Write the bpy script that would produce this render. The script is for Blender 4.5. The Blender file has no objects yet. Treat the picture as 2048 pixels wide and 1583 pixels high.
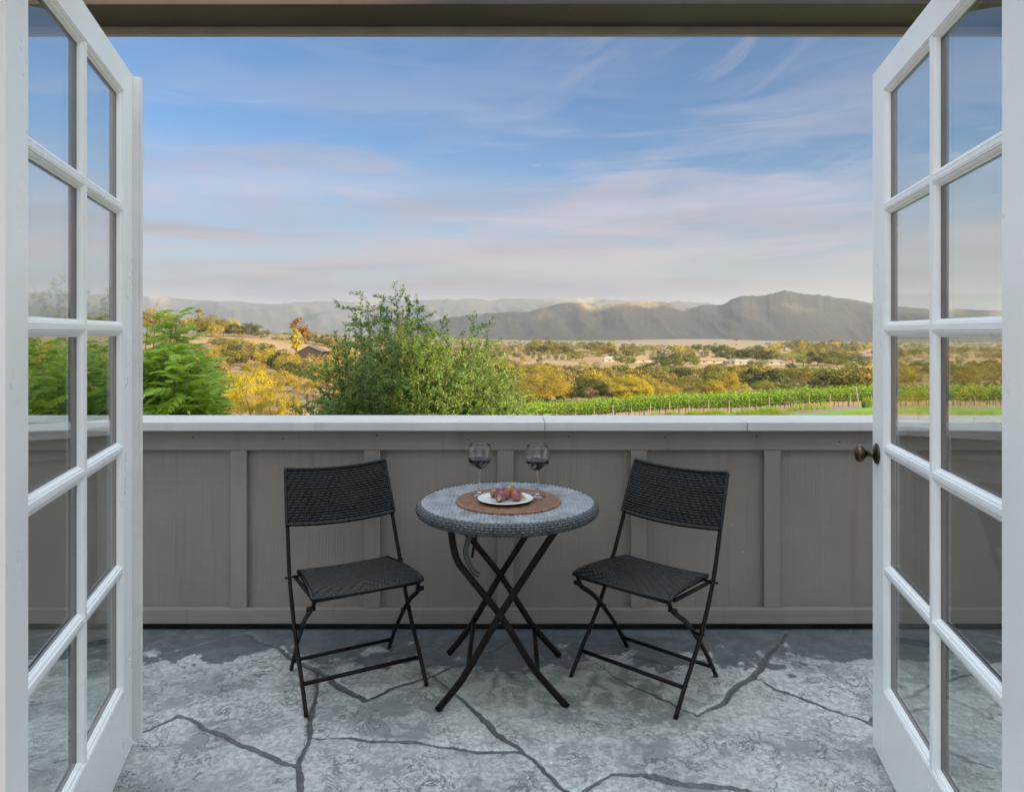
import bpy, bmesh, math, random
import numpy as np
from mathutils import Vector, Matrix
C = bpy.context.scene
COL = C.collection
rad = math.radians
F, HC, H0 = 1400.0, 1.36, 665.0          # lens in photo pixels, eye height, horizon row

# ------------------------------------------------------------ camera
cam = bpy.data.cameras.new('camera'); camo = bpy.data.objects.new('camera', cam); COL.objects.link(camo)
camo.location = (0, 0, HC); camo.rotation_euler = (rad(90), 0, 0)
cam.sensor_fit = 'HORIZONTAL'; cam.sensor_width = 36; cam.lens = 36*F/2048
cam.shift_y = -(791.5-H0)/2048; cam.clip_start = .02; cam.clip_end = 40000
C.camera = camo
C.render.resolution_x, C.render.resolution_y = 1024, 791
C.view_settings.view_transform = 'Standard'; C.view_settings.look = 'None'
C.view_settings.gamma = 1; C.view_settings.exposure = 1.48

# ------------------------------------------------------------ sun and sky
SUN_EL = 13.0
SD = Vector((.80, -.60, 0)).normalized()          # horizontal direction towards the sun
sl = bpy.data.lights.new('sun', 'SUN'); so = bpy.data.objects.new('sun', sl); COL.objects.link(so)
sl.energy = 5.0; sl.angle = rad(.5); sl.color = (1, .75, .36)
tos = Vector((SD.x*math.cos(rad(SUN_EL)), SD.y*math.cos(rad(SUN_EL)), math.sin(rad(SUN_EL))))
so.rotation_euler = tos.to_track_quat('Z', 'Y').to_euler(); so.location = (30, -20, 30)

W_ = bpy.data.worlds.new('World'); C.world = W_; W_.use_nodes = True
nt = W_.node_tree; nt.nodes.clear()

class NG:
    """tiny node-graph helper"""
    def __init__(s, tree): s.t = tree
    def n(s, typ, **kw):
        nd = s.t.nodes.new(typ)
        ins = kw.pop('ins', {})
        for k, v in kw.items(): setattr(nd, k, v)
        for k, v in ins.items():
            if hasattr(v, 'is_output') or isinstance(v, bpy.types.NodeSocket): s.t.links.new(v, nd.inputs[k])
            else: nd.inputs[k].default_value = v
        return nd
    def m(s, op, a, b=0.0, c=0.0, clamp=False):
        return s.n('ShaderNodeMath', operation=op, use_clamp=clamp, ins={0: a, 1: b, 2: c}).outputs[0]
    def sm(s, x, lo, hi):       # smoothstep
        return s.n('ShaderNodeMapRange', interpolation_type='SMOOTHSTEP', ins={0: x, 1: lo, 2: hi, 3: 0.0, 4: 1.0}).outputs[0]
    def mix(s, f, a, b, mode='MIX'):
        nd = s.n('ShaderNodeMix', data_type='RGBA', blend_type=mode, ins={0: f})
        for k, v in ((6, a), (7, b)):
            if isinstance(v, bpy.types.NodeSocket): s.t.links.new(v, nd.inputs[k])
            else: nd.inputs[k].default_value = (*v[:3], 1)
        return nd.outputs[2]
    def noise(s, vec, scale, detail=4, rough=.5, dist=0.0, out=0):
        ins = {'Scale': scale, 'Detail': detail, 'Roughness': rough, 'Distortion': dist}
        if vec is not None: ins['Vector'] = vec
        return s.n('ShaderNodeTexNoise', ins=ins).outputs[out]
    def xyz(s, x, y, z): return s.n('ShaderNodeCombineXYZ', ins={0: x, 1: y, 2: z}).outputs[0]
    def sep(s, v):
        o = s.n('ShaderNodeSeparateXYZ', ins={0: v}).outputs; return o[0], o[1], o[2]

g = NG(nt)
sky = g.n('ShaderNodeTexSky', sky_type='NISHITA', sun_disc=False, sun_elevation=rad(SUN_EL),
          sun_rotation=math.atan2(SD.x, SD.y), altitude=200, air_density=1.1, dust_density=.6, ozone_density=2.2)
dirv = g.n('ShaderNodeTexCoord').outputs['Generated']
dx, dy, dz = g.sep(dirv)
az = g.m('ARCTAN2', dx, dy)                         # 0 straight ahead, + right
el = g.m('ARCSINE', dz)
elp = g.m('MAXIMUM', el, 0.0)
# layer 1: long level streaks low in the sky
w1 = g.noise(g.xyz(g.m('MULTIPLY', az, 1.6), g.m('MULTIPLY', el, 9.0), 0.0), 1.0, 3, .5)
v1 = g.xyz(g.m('MULTIPLY', az, 2.2), g.m('ADD', g.m('MULTIPLY', el, 19.0), g.m('MULTIPLY', w1, 2.2)), 1.7)
n1 = g.noise(v1, 1.0, 7, .58, .35)
low = g.m('SUBTRACT', 1.0, g.sm(el, .12, .40))
m1 = g.m('MULTIPLY', g.sm(n1, .39, .61), g.m('ADD', g.m('MULTIPLY', low, .90), .10))
# layer 2: thin wisps rising towards the upper right
u2 = g.m('ADD', g.m('MULTIPLY', az, .90), g.m('MULTIPLY', el, .43))
q2 = g.m('SUBTRACT', g.m('MULTIPLY', el, .90), g.m('MULTIPLY', az, .36))
w2 = g.noise(g.xyz(g.m('MULTIPLY', u2, 3.0), g.m('MULTIPLY', q2, 6.0), 4.4), 1.0, 4, .55)
n2 = g.noise(g.xyz(g.m('MULTIPLY', u2, 2.3), g.m('ADD', g.m('MULTIPLY', q2, 17.0), g.m('MULTIPLY', w2, 2.0)), 8.1), 1.0, 9, .62, .3)
right = g.sm(az, -.25, .55)
m2 = g.m('MULTIPLY', g.sm(n2, .47, .68), g.m('ADD', g.m('MULTIPLY', right, .34), .18))
# layer 3: soft bank about ten degrees up, left and centre
n3 = g.noise(g.xyz(g.m('MULTIPLY', az, 4.0), g.m('MULTIPLY', el, 16.0), 2.2), 1.0, 8, .6, .4)
b3 = g.m('SUBTRACT', el, g.m('ADD', .165, g.m('MULTIPLY', az, -.05)))
b3 = g.m('POWER', 2.718, g.m('MULTIPLY', g.m('MULTIPLY', b3, b3), -420.0))
m3 = g.m('MULTIPLY', g.m('MULTIPLY', b3, g.sm(n3, .30, .62)), g.m('SUBTRACT', .8, g.m('MULTIPLY', g.sm(az, .05, .35), .6)))
# small bright puffs
n4 = g.noise(g.xyz(g.m('MULTIPLY', az, 9.0), g.m('MULTIPLY', el, 44.0), 9.0), 1.0, 8, .6, .2)
b4 = g.m('SUBTRACT', el, .232)
b4 = g.m('POWER', 2.718, g.m('MULTIPLY', g.m('MULTIPLY', b4, b4), -1500.0))
m4 = g.m('MULTIPLY', b4, g.sm(n4, .57, .72))
mask = g.m('MAXIMUM', g.m('MAXIMUM', m1, m2), g.m('MAXIMUM', m3, m4), clamp=True)
# veil and cloud light: warm pink low down, pale lilac above
SKYK = .085
wl = g.m('SUBTRACT', 1.0, g.sm(el, .03, .22))
cc = g.mix(wl, (2.3, 2.35, 2.95), (2.25, 1.98, 1.92))
shade = g.noise(g.xyz(g.m('MULTIPLY', az, 2.5), g.m('MULTIPLY', el, 24.0), 5.0), 1.0, 5, .5)
cc = g.mix(g.m('MULTIPLY', g.sm(shade, .38, .66), g.m('MAXIMUM', wl, .55)), cc, (1.45, 1.42, 1.65))
base = g.mix(1.0, sky.outputs[0], (.335, .50, .67), 'MULTIPLY')
hz = g.m('MULTIPLY', g.m('SUBTRACT', 1.0, g.sm(el, .0, .24)), .72)
base = g.mix(hz, base, (2.05, 1.80, 1.65))
skyc = g.mix(mask, base, cc)
# bright cloud sheet added overhead and behind the camera to light the patio
fwd = g.m('MAXIMUM', g.m('MULTIPLY', g.sm(dy, .55, -.15), g.m('ADD', .16, g.m('MULTIPLY', g.sm(el, .15, .7), .6))), g.sm(el, .48, .90))
hn = g.noise(dirv, 2.2, 6, .6, .3)
hi = g.m('MULTIPLY', fwd, g.m('ADD', .62, g.m('MULTIPLY', g.sm(hn, .35, .65), .38)))
skyc = g.mix(hi, skyc, (10.0, 11.0, 11.9))
bg = g.n('ShaderNodeBackground', ins={'Color': skyc, 'Strength': SKYK})
nt.links.new(bg.outputs[0], g.n('ShaderNodeOutputWorld').inputs[0])

# ------------------------------------------------------------ helpers
def px(u, v, Y): return Vector(((u-1024)/F*Y, Y, HC-(v-H0)/F*Y))
def floorpt(u, v):
    Y = HC*F/(v-H0); return ((u-1024)/F*Y, Y)

def mat(name, fn):
    m = bpy.data.materials.new(name); m.use_nodes = True
    t = m.node_tree; t.nodes.clear(); q = NG(t)
    sh = fn(q); o = q.n('ShaderNodeOutputMaterial'); t.links.new(sh, o.inputs[0]); return m
def pr(q, color, rough=.5, bump=None, bs=.3, bd=.002, **kw):
    ins = {'Roughness': rough}
    for k, v in kw.items(): ins[k.replace('_', ' ')] = v
    nd = q.n('ShaderNodeBsdfPrincipled', ins=ins)
    if isinstance(color, bpy.types.NodeSocket): q.t.links.new(color, nd.inputs['Base Color'])
    else: nd.inputs['Base Color'].default_value = (*color, 1)
    if bump is not None:
        b = q.n('ShaderNodeBump', ins={'Height': bump, 'Strength': bs, 'Distance': bd})
        q.t.links.new(b.outputs[0], nd.inputs['Normal'])
    return nd.outputs[0]
def obco(q): return q.n('ShaderNodeTexCoord').outputs['Object']
def varied(name, c1, c2, scale=8, rough=.5, bscale=60, bs=.2, bd=.001, **kw):
    def f(q):
        co = obco(q); n = q.noise(co, scale, 5, .6)
        return pr(q, q.mix(q.sm(n, .3, .7), c1, c2), rough, q.noise(co, bscale, 5, .6), bs, bd, **kw)
    return mat(name, f)

class MB:
    def __init__(s): s.v = []; s.f = []; s.c = None
    def add(s, vs, fs):
        b = len(s.v); s.v += [tuple(p) for p in vs]; s.f += [tuple(i+b for i in f) for f in fs]; return s
    def box(s, x0, x1, y0, y1, z0, z1, bev=0.0, mtx=None):
        if bev <= 0:
            vs = [Vector((x, y, z)) for x in (x0, x1) for y in (y0, y1) for z in (z0, z1)]
            fs = [(0,1,3,2),(4,6,7,5),(0,4,5,1),(2,3,7,6),(0,2,6,4),(1,5,7,3)]
        else:
            bm = bmesh.new(); bmesh.ops.create_cube(bm, size=1)
            for v in bm.verts: v.co = Vector(((x0+x1)/2+v.co.x*(x1-x0), (y0+y1)/2+v.co.y*(y1-y0), (z0+z1)/2+v.co.z*(z1-z0)))
            bmesh.ops.bevel(bm, geom=bm.edges[:], offset=bev, segments=2, affect='EDGES', profile=.6)
            bm.verts.index_update(); vs = [v.co.copy() for v in bm.verts]; fs = [tuple(v.index for v in f.verts) for f in bm.faces]; bm.free()
        if mtx: vs = [mtx @ v for v in vs]
        return s.add(vs, fs)
    def tube(s, pts, r, n=10, cap=True, sx=1.0):
        pts = [Vector(p) for p in pts]; k = len(pts)
        rs = r if isinstance(r, (list, tuple)) else [r]*k
        vs = []; up = None
        for i, p in enumerate(pts):
            t = (pts[min(i+1, k-1)]-pts[max(i-1, 0)]).normalized()
            if up is None:
                up = Vector((0, 0, 1)) if abs(t.z) < .9 else Vector((1, 0, 0))
            a = t.cross(up).normalized(); b = t.cross(a).normalized(); up = -b if b.dot(up) < 0 else b
            up = up.normalized()
            for j in range(n):
                th = 2*math.pi*j/n
                vs.append(p+a*math.cos(th)*rs[i]*sx+up*math.sin(th)*rs[i])
        fs = [(i*n+j, i*n+(j+1) % n, (i+1)*n+(j+1) % n, (i+1)*n+j) for i in range(k-1) for j in range(n)]
        if cap: fs += [tuple(range(n-1, -1, -1)), tuple((k-1)*n+j for j in range(n))]
        return s.add(vs, fs)
    def lathe(s, prof, n=48, c=(0, 0, 0), mtx=None):
        vs = []; fs = []
        for r, z in prof:
            for j in range(n):
                th = 2*math.pi*j/n; vs.append(Vector((r*math.cos(th), r*math.sin(th), z)))
        for i in range(len(prof)-1):
            for j in range(n): fs.append((i*n+j, i*n+(j+1) % n, (i+1)*n+(j+1) % n, (i+1)*n+j))
        if mtx: vs = [mtx @ v for v in vs]
        return s.add([v+Vector(c) for v in vs], fs)
    def build(s, name, m, parent=None, smooth=False, off=None):
        me = bpy.data.meshes.new(name); me.from_pydata(s.v, [], s.f)
        if smooth: me.polygons.foreach_set('use_smooth', [True]*len(me.polygons))
        if s.c is not None:
            a = me.color_attributes.new('tint', 'FLOAT_COLOR', 'POINT'); a.data.foreach_set('color', np.asarray(s.c, dtype=np.float32).ravel())
        me.materials.append(m); me.update()
        if smooth == 'auto':
            pass
        o = bpy.data.objects.new(name, me); COL.objects.link(o)
        if parent is not None: o.parent = parent
        if off is not None: o.location = off
        return o
def fast_mesh(name, V, Fq, m, parent=None, smooth=True, col=None, off=None):
    V = np.asarray(V, dtype=np.float32); Fq = np.asarray(Fq, dtype=np.int32); k = Fq.shape[1]
    me = bpy.data.meshes.new(name); me.vertices.add(len(V)); me.vertices.foreach_set('co', V.ravel())
    me.loops.add(Fq.size); me.loops.foreach_set('vertex_index', Fq.ravel())
    me.polygons.add(len(Fq)); me.polygons.foreach_set('loop_start', np.arange(0, Fq.size, k, dtype=np.int32))
    me.polygons.foreach_set('loop_total', np.full(len(Fq), k, dtype=np.int32))
    if smooth: me.polygons.foreach_set('use_smooth', np.ones(len(Fq), dtype=bool))
    me.update(calc_edges=True)
    if col is not None:
        a = me.color_attributes.new('tint', 'FLOAT_COLOR', 'POINT'); a.data.foreach_set('color', np.asarray(col, dtype=np.float32).ravel())
    me.materials.append(m)
    o = bpy.data.objects.new(name, me); COL.objects.link(o)
    if parent is not None: o.parent = parent
    if off is not None: o.location = off
    return o
def gridfaces(a, b):
    i = np.arange(a-1)[:, None]*b+np.arange(b-1)[None, :]
    return np.stack([i, i+b, i+b+1, i+1], -1).reshape(-1, 4)
def empty(name, loc=(0, 0, 0), rz=0):
    o = bpy.data.objects.new(name, None); COL.objects.link(o); o.location = loc; o.rotation_euler = (0, 0, rz); o.empty_display_size = .1; return o
def tag(o, label=None, cat=None, group=None, kind=None):
    if label: o['label'] = label
    if cat: o['category'] = cat
    if group: o['group'] = group
    if kind: o['kind'] = kind
    return o
def shade_flat_sharp(o, ang=35):
    me = o.data
    me.polygons.foreach_set('use_smooth', [True]*len(me.polygons))
    me.set_sharp_from_angle(angle=rad(ang)); return o

def _h(i, j, s):
    n = (i*374761393+j*668265263+s*982451653) & 0x7fffffff
    n = ((n ^ (n >> 13))*1274126177) & 0x7fffffff
    return ((n ^ (n >> 16)) & 0xffff)/65535.0
def vnoise(x, y, s=0):
    xi = np.floor(x).astype(np.int64); yi = np.floor(y).astype(np.int64); fx = x-xi; fy = y-yi
    fx = fx*fx*(3-2*fx); fy = fy*fy*(3-2*fy)
    return (_h(xi, yi, s)*(1-fx)+_h(xi+1, yi, s)*fx)*(1-fy)+(_h(xi, yi+1, s)*(1-fx)+_h(xi+1, yi+1, s)*fx)*fy
def fbm(x, y, o=5, s=0, g_=.5, ridge=False):
    a = 1; t = 0; w = 0
    for k in range(o):
        n = vnoise(x*2**k+17*k, y*2**k-9*k, s+k)
        if ridge: n = 1-abs(2*n-1)
        t = t+a*n; w += a; a *= g_
    return t/w

# ------------------------------------------------------------ materials
def leafmat(name, dark, light, trans=.35, rough=.55):
    def f(q):
        at = q.n('ShaderNodeAttribute', attribute_name='tint').outputs['Fac']
        rnd = q.n('ShaderNodeObjectInfo').outputs['Random']
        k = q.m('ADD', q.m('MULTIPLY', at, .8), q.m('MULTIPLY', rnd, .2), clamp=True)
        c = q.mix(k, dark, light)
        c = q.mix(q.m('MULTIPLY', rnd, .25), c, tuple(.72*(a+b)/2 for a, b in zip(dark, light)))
        d = q.n('ShaderNodeBsdfPrincipled', ins={'Base Color': c, 'Roughness': rough, 'Specular IOR Level': .3}).outputs[0]
        tr = q.n('ShaderNodeBsdfTranslucent', ins={'Color': q.mix(.35, c, (.35, .42, .05), 'MIX')}).outputs[0]
        return q.n('ShaderNodeMixShader', ins={0: trans, 1: d, 2: tr}).outputs[0]
    return mat(name, f)
M = {}
M['gold'] = leafmat('golden_foliage', (.10, .085, .015), (.58, .43, .06))
M['olive'] = leafmat('olive_foliage', (.06, .065, .015), (.32, .27, .055))
M['dark'] = leafmat('dark_foliage', (.03, .042, .014), (.125, .13, .035))
M['yellow'] = leafmat('yellow_foliage', (.22, .19, .015), (.66, .52, .04))
M['tan'] = leafmat('tan_foliage', (.17, .12, .05), (.40, .29, .12))
M['light'] = leafmat('light_green_foliage', (.12, .14, .025), (.32, .33, .06))
M['rust'] = leafmat('rust_foliage', (.14, .065, .018), (.36, .19, .05))
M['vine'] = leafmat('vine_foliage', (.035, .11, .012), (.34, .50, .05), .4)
M['shrub'] = leafmat('shrub_foliage', (.035, .09, .018), (.24, .38, .06), .35, .4)
M['frond'] = leafmat('frond_foliage', (.075, .19, .014), (.46, .66, .07), .45, .45)
M['lowgreen'] = leafmat('low_green_foliage', (.05, .12, .015), (.28, .38, .05), .4)
def woodm(q):
    at = q.n('ShaderNodeAttribute', attribute_name='tint').outputs['Color']
    return q.n('ShaderNodeMixShader', ins={0: .3, 1: q.n('ShaderNodeBsdfPrincipled', ins={'Base Color': at, 'Roughness': .6, 'Specular IOR Level': .3}).outputs[0], 2: q.n('ShaderNodeBsdfTranslucent', ins={'Color': at}).outputs[0]}).outputs[0]
M['wood'] = mat('mixed_woodland_foliage', woodm)
M['bark'] = varied('bark', (.09, .065, .045), (.20, .16, .12), 9, .9, 40, .6, .01)
M['twig'] = varied('twig_bark', (.12, .10, .075), (.22, .19, .15), 20, .85, 80, .4, .002)
M['deadwood'] = varied('dead_wood', (.34, .26, .17), (.46, .36, .25), 9, .9)
M['white_paint'] = mat('white_door_paint', lambda q: (lambda co: pr(q, q.mix(q.sm(q.noise(co, 3, 5, .6), .35, .7), (.86, .875, .865), (.82, .84, .84)), q.n('ShaderNodeMapRange', ins={0: q.noise(co, 5, 4), 1: .3, 2: .7, 3: .24, 4: .40}).outputs[0], q.noise(q.n('ShaderNodeMapping', ins={'Vector': co, 'Scale': (30, 30, 2)}).outputs[0], 4, 4, .5), .10, .0012))(obco(q)))
M['maroon'] = varied('dark_maroon_outside_paint', (.040, .018, .018), (.06, .028, .027), 8, .35)
M['bronze'] = varied('aged_bronze', (.045, .035, .022), (.13, .10, .05), 30, .22, 80, .1, .0005, Metallic=.9)
M['dark_iron'] = varied('dark_hinge_metal', (.02, .02, .02), (.05, .05, .05), 30, .4, Metallic=.7)
M['strip'] = varied('astragal_paint', (.62, .62, .60), (.70, .70, .68), 6, .35)
def woodpaint(name, c1, c2, vertical=True, grain=1.0):
    def f(q):
        co = obco(q)
        sc = (38, 38, 1.1) if vertical else (1.1, 38, 38)
        mp = q.n('ShaderNodeMapping', ins={'Vector': co, 'Scale': sc}).outputs[0]
        gr = q.noise(mp, 1.6, 7, .62, .9)
        ring = q.n('ShaderNodeTexWave', wave_type='BANDS', bands_direction='X' if vertical else 'Z',
                   ins={'Vector': q.n('ShaderNodeMapping', ins={'Vector': co, 'Scale': (1, 1, .10) if vertical else (.1, 1, 1)}).outputs[0], 'Scale': 22.0, 'Distortion': 9.0, 'Detail': 3.0, 'Detail Scale': .7}).outputs[1]
        patch = q.sm(q.noise(co, 3.2, 2), .42, .62)
        hgt = q.m('ADD', q.m('MULTIPLY', gr, .9), q.m('MULTIPLY', q.m('MULTIPLY', ring, patch), .6))
        fine = q.noise(co, 260, 3, .6)
        hgt = q.m('ADD', hgt, q.m('MULTIPLY', fine, .12))
        n = q.noise(co, 2.2, 5, .6)
        c = q.mix(q.sm(n, .3, .72), c1, c2)
        c = q.mix(q.m('MULTIPLY', q.sm(gr, .55, .30), .15), c, tuple(.62*x for x in c1))
        sk = q.noise(q.n('ShaderNodeMapping', ins={'Vector': co, 'Scale': (9, 9, .55)}).outputs[0], 1.3, 6, .6)
        c = q.mix(q.m('MULTIPLY', q.sm(sk, .56, .72), .32), c, tuple(.55*x for x in c1))
        sp = q.sm(q.n('ShaderNodeTexVoronoi', ins={'Vector': co, 'Scale': 9.0}).outputs[0], .045, .02)
        sp = q.m('MULTIPLY', sp, q.sm(q.noise(co, 4.3, 2), .52, .60))
        c = q.mix(q.m('MULTIPLY', sp, .8), c, (.6, .6, .58))
        return pr(q, c, .52, hgt, .32*grain, .0032)
    return mat(name, f)
M['panel'] = woodpaint('taupe_panel_paint', (.195, .170, .145), (.225, .200, .172))
M['batten'] = woodpaint('taupe_batten_paint', (.20, .178, .157), (.23, .208, .185), True, .5)
M['railw'] = woodpaint('taupe_rail_paint', (.20, .178, .157), (.23, .208, .185), False, .5)
M['cap'] = woodpaint('taupe_cap_paint', (.47, .46, .445), (.53, .52, .505), False, .35)
M['beam'] = woodpaint('beam_paint', (.046, .035, .030), (.062, .049, .043), False, .4)
M['drip'] = varied('drip_edge_paint', (.24, .23, .20), (.30, .29, .26), 5, .45)
M['room'] = varied('interior_plaster', (.70, .69, .66), (.76, .75, .72), 3, .8)
M['roomfloor'] = varied('interior_oak_floor', (.24, .16, .09), (.34, .24, .15), 4, .45)
M['stucco'] = varied('house_wall_paint', (.30, .27, .24), (.36, .33, .29), 4, .8, 90, .5, .003)
def wick(q):
    co = obco(q); n = q.noise(co, 14, 4)
    fine = q.noise(co, 340, 2)
    c = q.mix(q.sm(n, .3, .7), (.003, .0035, .0045), (.007, .008, .010))
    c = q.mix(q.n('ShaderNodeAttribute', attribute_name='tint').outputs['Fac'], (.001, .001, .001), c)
    return pr(q, c, q.n('ShaderNodeMapRange', ins={0: n, 1: .3, 2: .7, 3: .20, 4: .32}).outputs[0], fine, .15, .0004, Specular_IOR_Level=.34)
M['wicker'] = mat('black_resin_wicker', wick)
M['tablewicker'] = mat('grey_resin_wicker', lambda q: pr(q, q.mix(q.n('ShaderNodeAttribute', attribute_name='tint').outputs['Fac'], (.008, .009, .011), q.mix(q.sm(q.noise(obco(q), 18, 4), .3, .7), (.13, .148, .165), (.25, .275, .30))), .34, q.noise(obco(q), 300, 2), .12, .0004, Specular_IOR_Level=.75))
M['rimwicker'] = varied('dark_grey_wicker', (.020, .023, .027), (.045, .050, .058), 18, .26, 300, .1, .0004, Specular_IOR_Level=.75)
M['tube'] = varied('dark_brown_powder_coat', (.006, .004, .004), (.011, .008, .008), 10, .40, 300, .1, .0003, Specular_IOR_Level=.15)
M['steel'] = varied('grey_steel_link', (.035, .04, .032), (.06, .066, .052), 14, .4)
M['matw'] = mat('brown_rattan', lambda q: pr(q, q.mix(q.n('ShaderNodeAttribute', attribute_name='tint').outputs['Fac'], (.030, .011, .006), q.mix(q.sm(q.noise(obco(q), 60, 4, .7), .35, .68), (.15, .055, .02), (.44, .20, .08))), .38, q.noise(obco(q), 300, 3), .3, .0006))
M['china'] = mat('white_china', lambda q: pr(q, q.mix(q.noise(obco(q), 5), (.80, .81, .82), (.76, .77, .79)), .12, None, Coat_Weight=.5))
M['glass'] = mat('clear_wine_glass', lambda q: pr(q, q.mix(q.noise(obco(q), 4), (.98, .99, .99), (1, 1, 1)), 0.0, None, Transmission_Weight=1.0, IOR=1.48))
M['wine'] = mat('red_wine', lambda q: pr(q, q.mix(q.noise(obco(q), 9), (.012, .0008, .0016), (.020, .0015, .003)), .02, None, IOR=1.34, Specular_IOR_Level=.2))
def figm(q):
    co = obco(q); x, y, z = q.sep(co)
    n = q.noise(co, 55, 4, .6); big = q.noise(co, 22, 3)
    c = q.mix(q.sm(big, .38, .62), (.085, .018, .045), (.30, .075, .035))
    c = q.mix(q.sm(n, .46, .70), c, (.16, .11, .16))
    tip = q.sm(z, .012, .030)
    c = q.mix(q.m('MULTIPLY', tip, .55), c, (.42, .36, .08))
    stre = q.noise(q.n('ShaderNodeMapping', ins={'Vector': co, 'Scale': (160, 160, 12)}).outputs[0], 1, 3)
    c = q.mix(q.m('MULTIPLY', q.sm(stre, .55, .7), .35), c, (.50, .25, .10))
    return pr(q, c, .42, stre, .3, .0006)
M['fig'] = mat('purple_fig_skin', figm)
M['figstem'] = varied('fig_stem', (.38, .42, .06), (.5, .5, .12), 90, .5)
def pane(q):
    bf = q.n('ShaderNodeNewGeometry').outputs['Backfacing']
    fr = q.n('ShaderNodeFresnel', ins={'IOR': q.m('SUBTRACT', 1.5, q.m('MULTIPLY', bf, 1.5-1/1.5))}).outputs[0]
    dirt = q.m('MULTIPLY', q.sm(q.noise(obco(q), 3, 6, .65), .45, .85), .008)
    tr = q.n('ShaderNodeBsdfTransparent', ins={'Color': (.87, .90, .89, 1)}).outputs[0]
    gl = q.n('ShaderNodeBsdfGlossy', ins={'Color': (1, 1, 1, 1), 'Roughness': 0.0}).outputs[0]
    s1 = q.n('ShaderNodeMixShader', ins={0: fr, 1: tr, 2: gl}).outputs[0]
    return q.n('ShaderNodeMixShader', ins={0: dirt, 1: s1, 2: q.n('ShaderNodeBsdfDiffuse', ins={'Color': (.5, .55, .55, 1)}).outputs[0]}).outputs[0]
M['pane'] = mat('door_pane_glass', pane)
M['hgrey_'] = varied('sun_block_top', (.16, .14, .13), (.24, .22, .20), 3, .8)
M['black'] = varied('dark_gap', (.012, .011, .010), (.02, .018, .016), 9, .9)

# ------------------------------------------------------------ terrain
COLS = np.array([-900, 300, 450, 600, 760, 1080, 1400, 1740, 2900.])
TAB = [
 (3.4,  None, -2.2), (10, None, -3.0),
 (20,  [1110,1110,1110,1100,1080,1020,990,977,977]),
 (40,  [ 985, 985, 985, 975, 950, 900,864,838,838]),
 (60,  [ 925, 925, 925, 912, 890, 843,826,811,806]),
 (75,  [ 885, 885, 885, 876, 866, 842,825,811,806]),
 (100, [ 835, 835, 835, 835, 840, 836,826,816,812]),
 (130, [ 785, 785, 782, 782, 800, 818,813,808,808]),
 (180, [ 752, 752, 752, 755, 770, 790,789,786,786]),
 (270, [ 722, 722, 725, 730, 745, 768,767,768,768]),
 (350, [ 700, 700, 705, 714, 730, 755,755,755,755]),
 (430, [ 684, 684, 687, 700, 718, 745,744,744,744]),
 (500, [ 668, 668, 672, 683, 702, 737,735,735,735]),
 (560, [ 664, 664, 669, 681, 695, 729,730,730,730]),
 (700, [ 672, 672, 678, 686, 694, 720,722,722,722]),
 (1000,[ 684, 684, 690, 692, 698, 707,708,708,708]),
 (1300,[ 683, 683, 690, 691, 696, 702,703,703,703]),
 (2200,[ 676, 676, 672, 670, 684, 690,690,694,692]),
 (3000,[ 670, 670, 668, 668, 678, 686,680,690,690]),
 (4200,[ 670, 670, 670, 672, 673, 677,677,678,678]),
 (8000,[ 669]*9), (12500,[ 667]*9)]
TY = np.log([r[0] for r in TAB])
TV = np.array([[HC-r[2] for _ in COLS] if r[1] is None else [(v-H0)/F*r[0] for v in r[1]] for r in TAB])   # drop below eye
def ground(X, Y):
    X = np.asarray(X, float); Y = np.asarray(Y, float)
    R = np.sqrt(X*X+Y*Y); a = np.arctan2(X, Y); ac = np.clip(a, -.93, .93)
    Yc = np.clip(R*np.cos(ac)/np.cos(0), 3.4, 12400); u = 1024+F*np.tan(ac)
    ly = np.log(Yc); i = np.clip(np.searchsorted(TY, ly)-1, 0, len(TY)-2)
    t = (ly-TY[i])/(TY[i+1]-TY[i]); t = np.clip(t, 0, 1)
    ci = np.clip(np.searchsorted(COLS, u)-1, 0, len(COLS)-2)
    s = np.clip((u-COLS[ci])/(COLS[ci+1]-COLS[ci]), 0, 1); s = s*s*(3-2*s)
    d = (TV[i, ci]*(1-s)+TV[i, ci+1]*s)*(1-t)+(TV[i+1, ci]*(1-s)+TV[i+1, ci+1]*s)*t
    z = HC-d
    amp = np.clip((Yc-90)/250, 0, 1)*np.clip(1.6-Yc/6000, .2, 1)
    z = z+amp*(fbm(X/70, Y/70, 4, 3)-.5)*3.2+np.clip((Yc-600)/900, 0, 1)*(fbm(X/420, Y/420, 4, 8)-.5)*10
    return z
def gz(x, y): return float(ground(np.array([x]), np.array([y]))[0])
def solveY(u, v, lo=14., hi=3500.):
    Ys = np.exp(np.linspace(math.log(lo), math.log(hi), 500)); z = ground((u-1024)/F*Ys, Ys)
    vv = H0+(HC-z)*F/Ys
    run = np.minimum.accumulate(vv)
    k = np.where(run <= v)[0]
    return float(Ys[k[0]]) if len(k) else 560.

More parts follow.
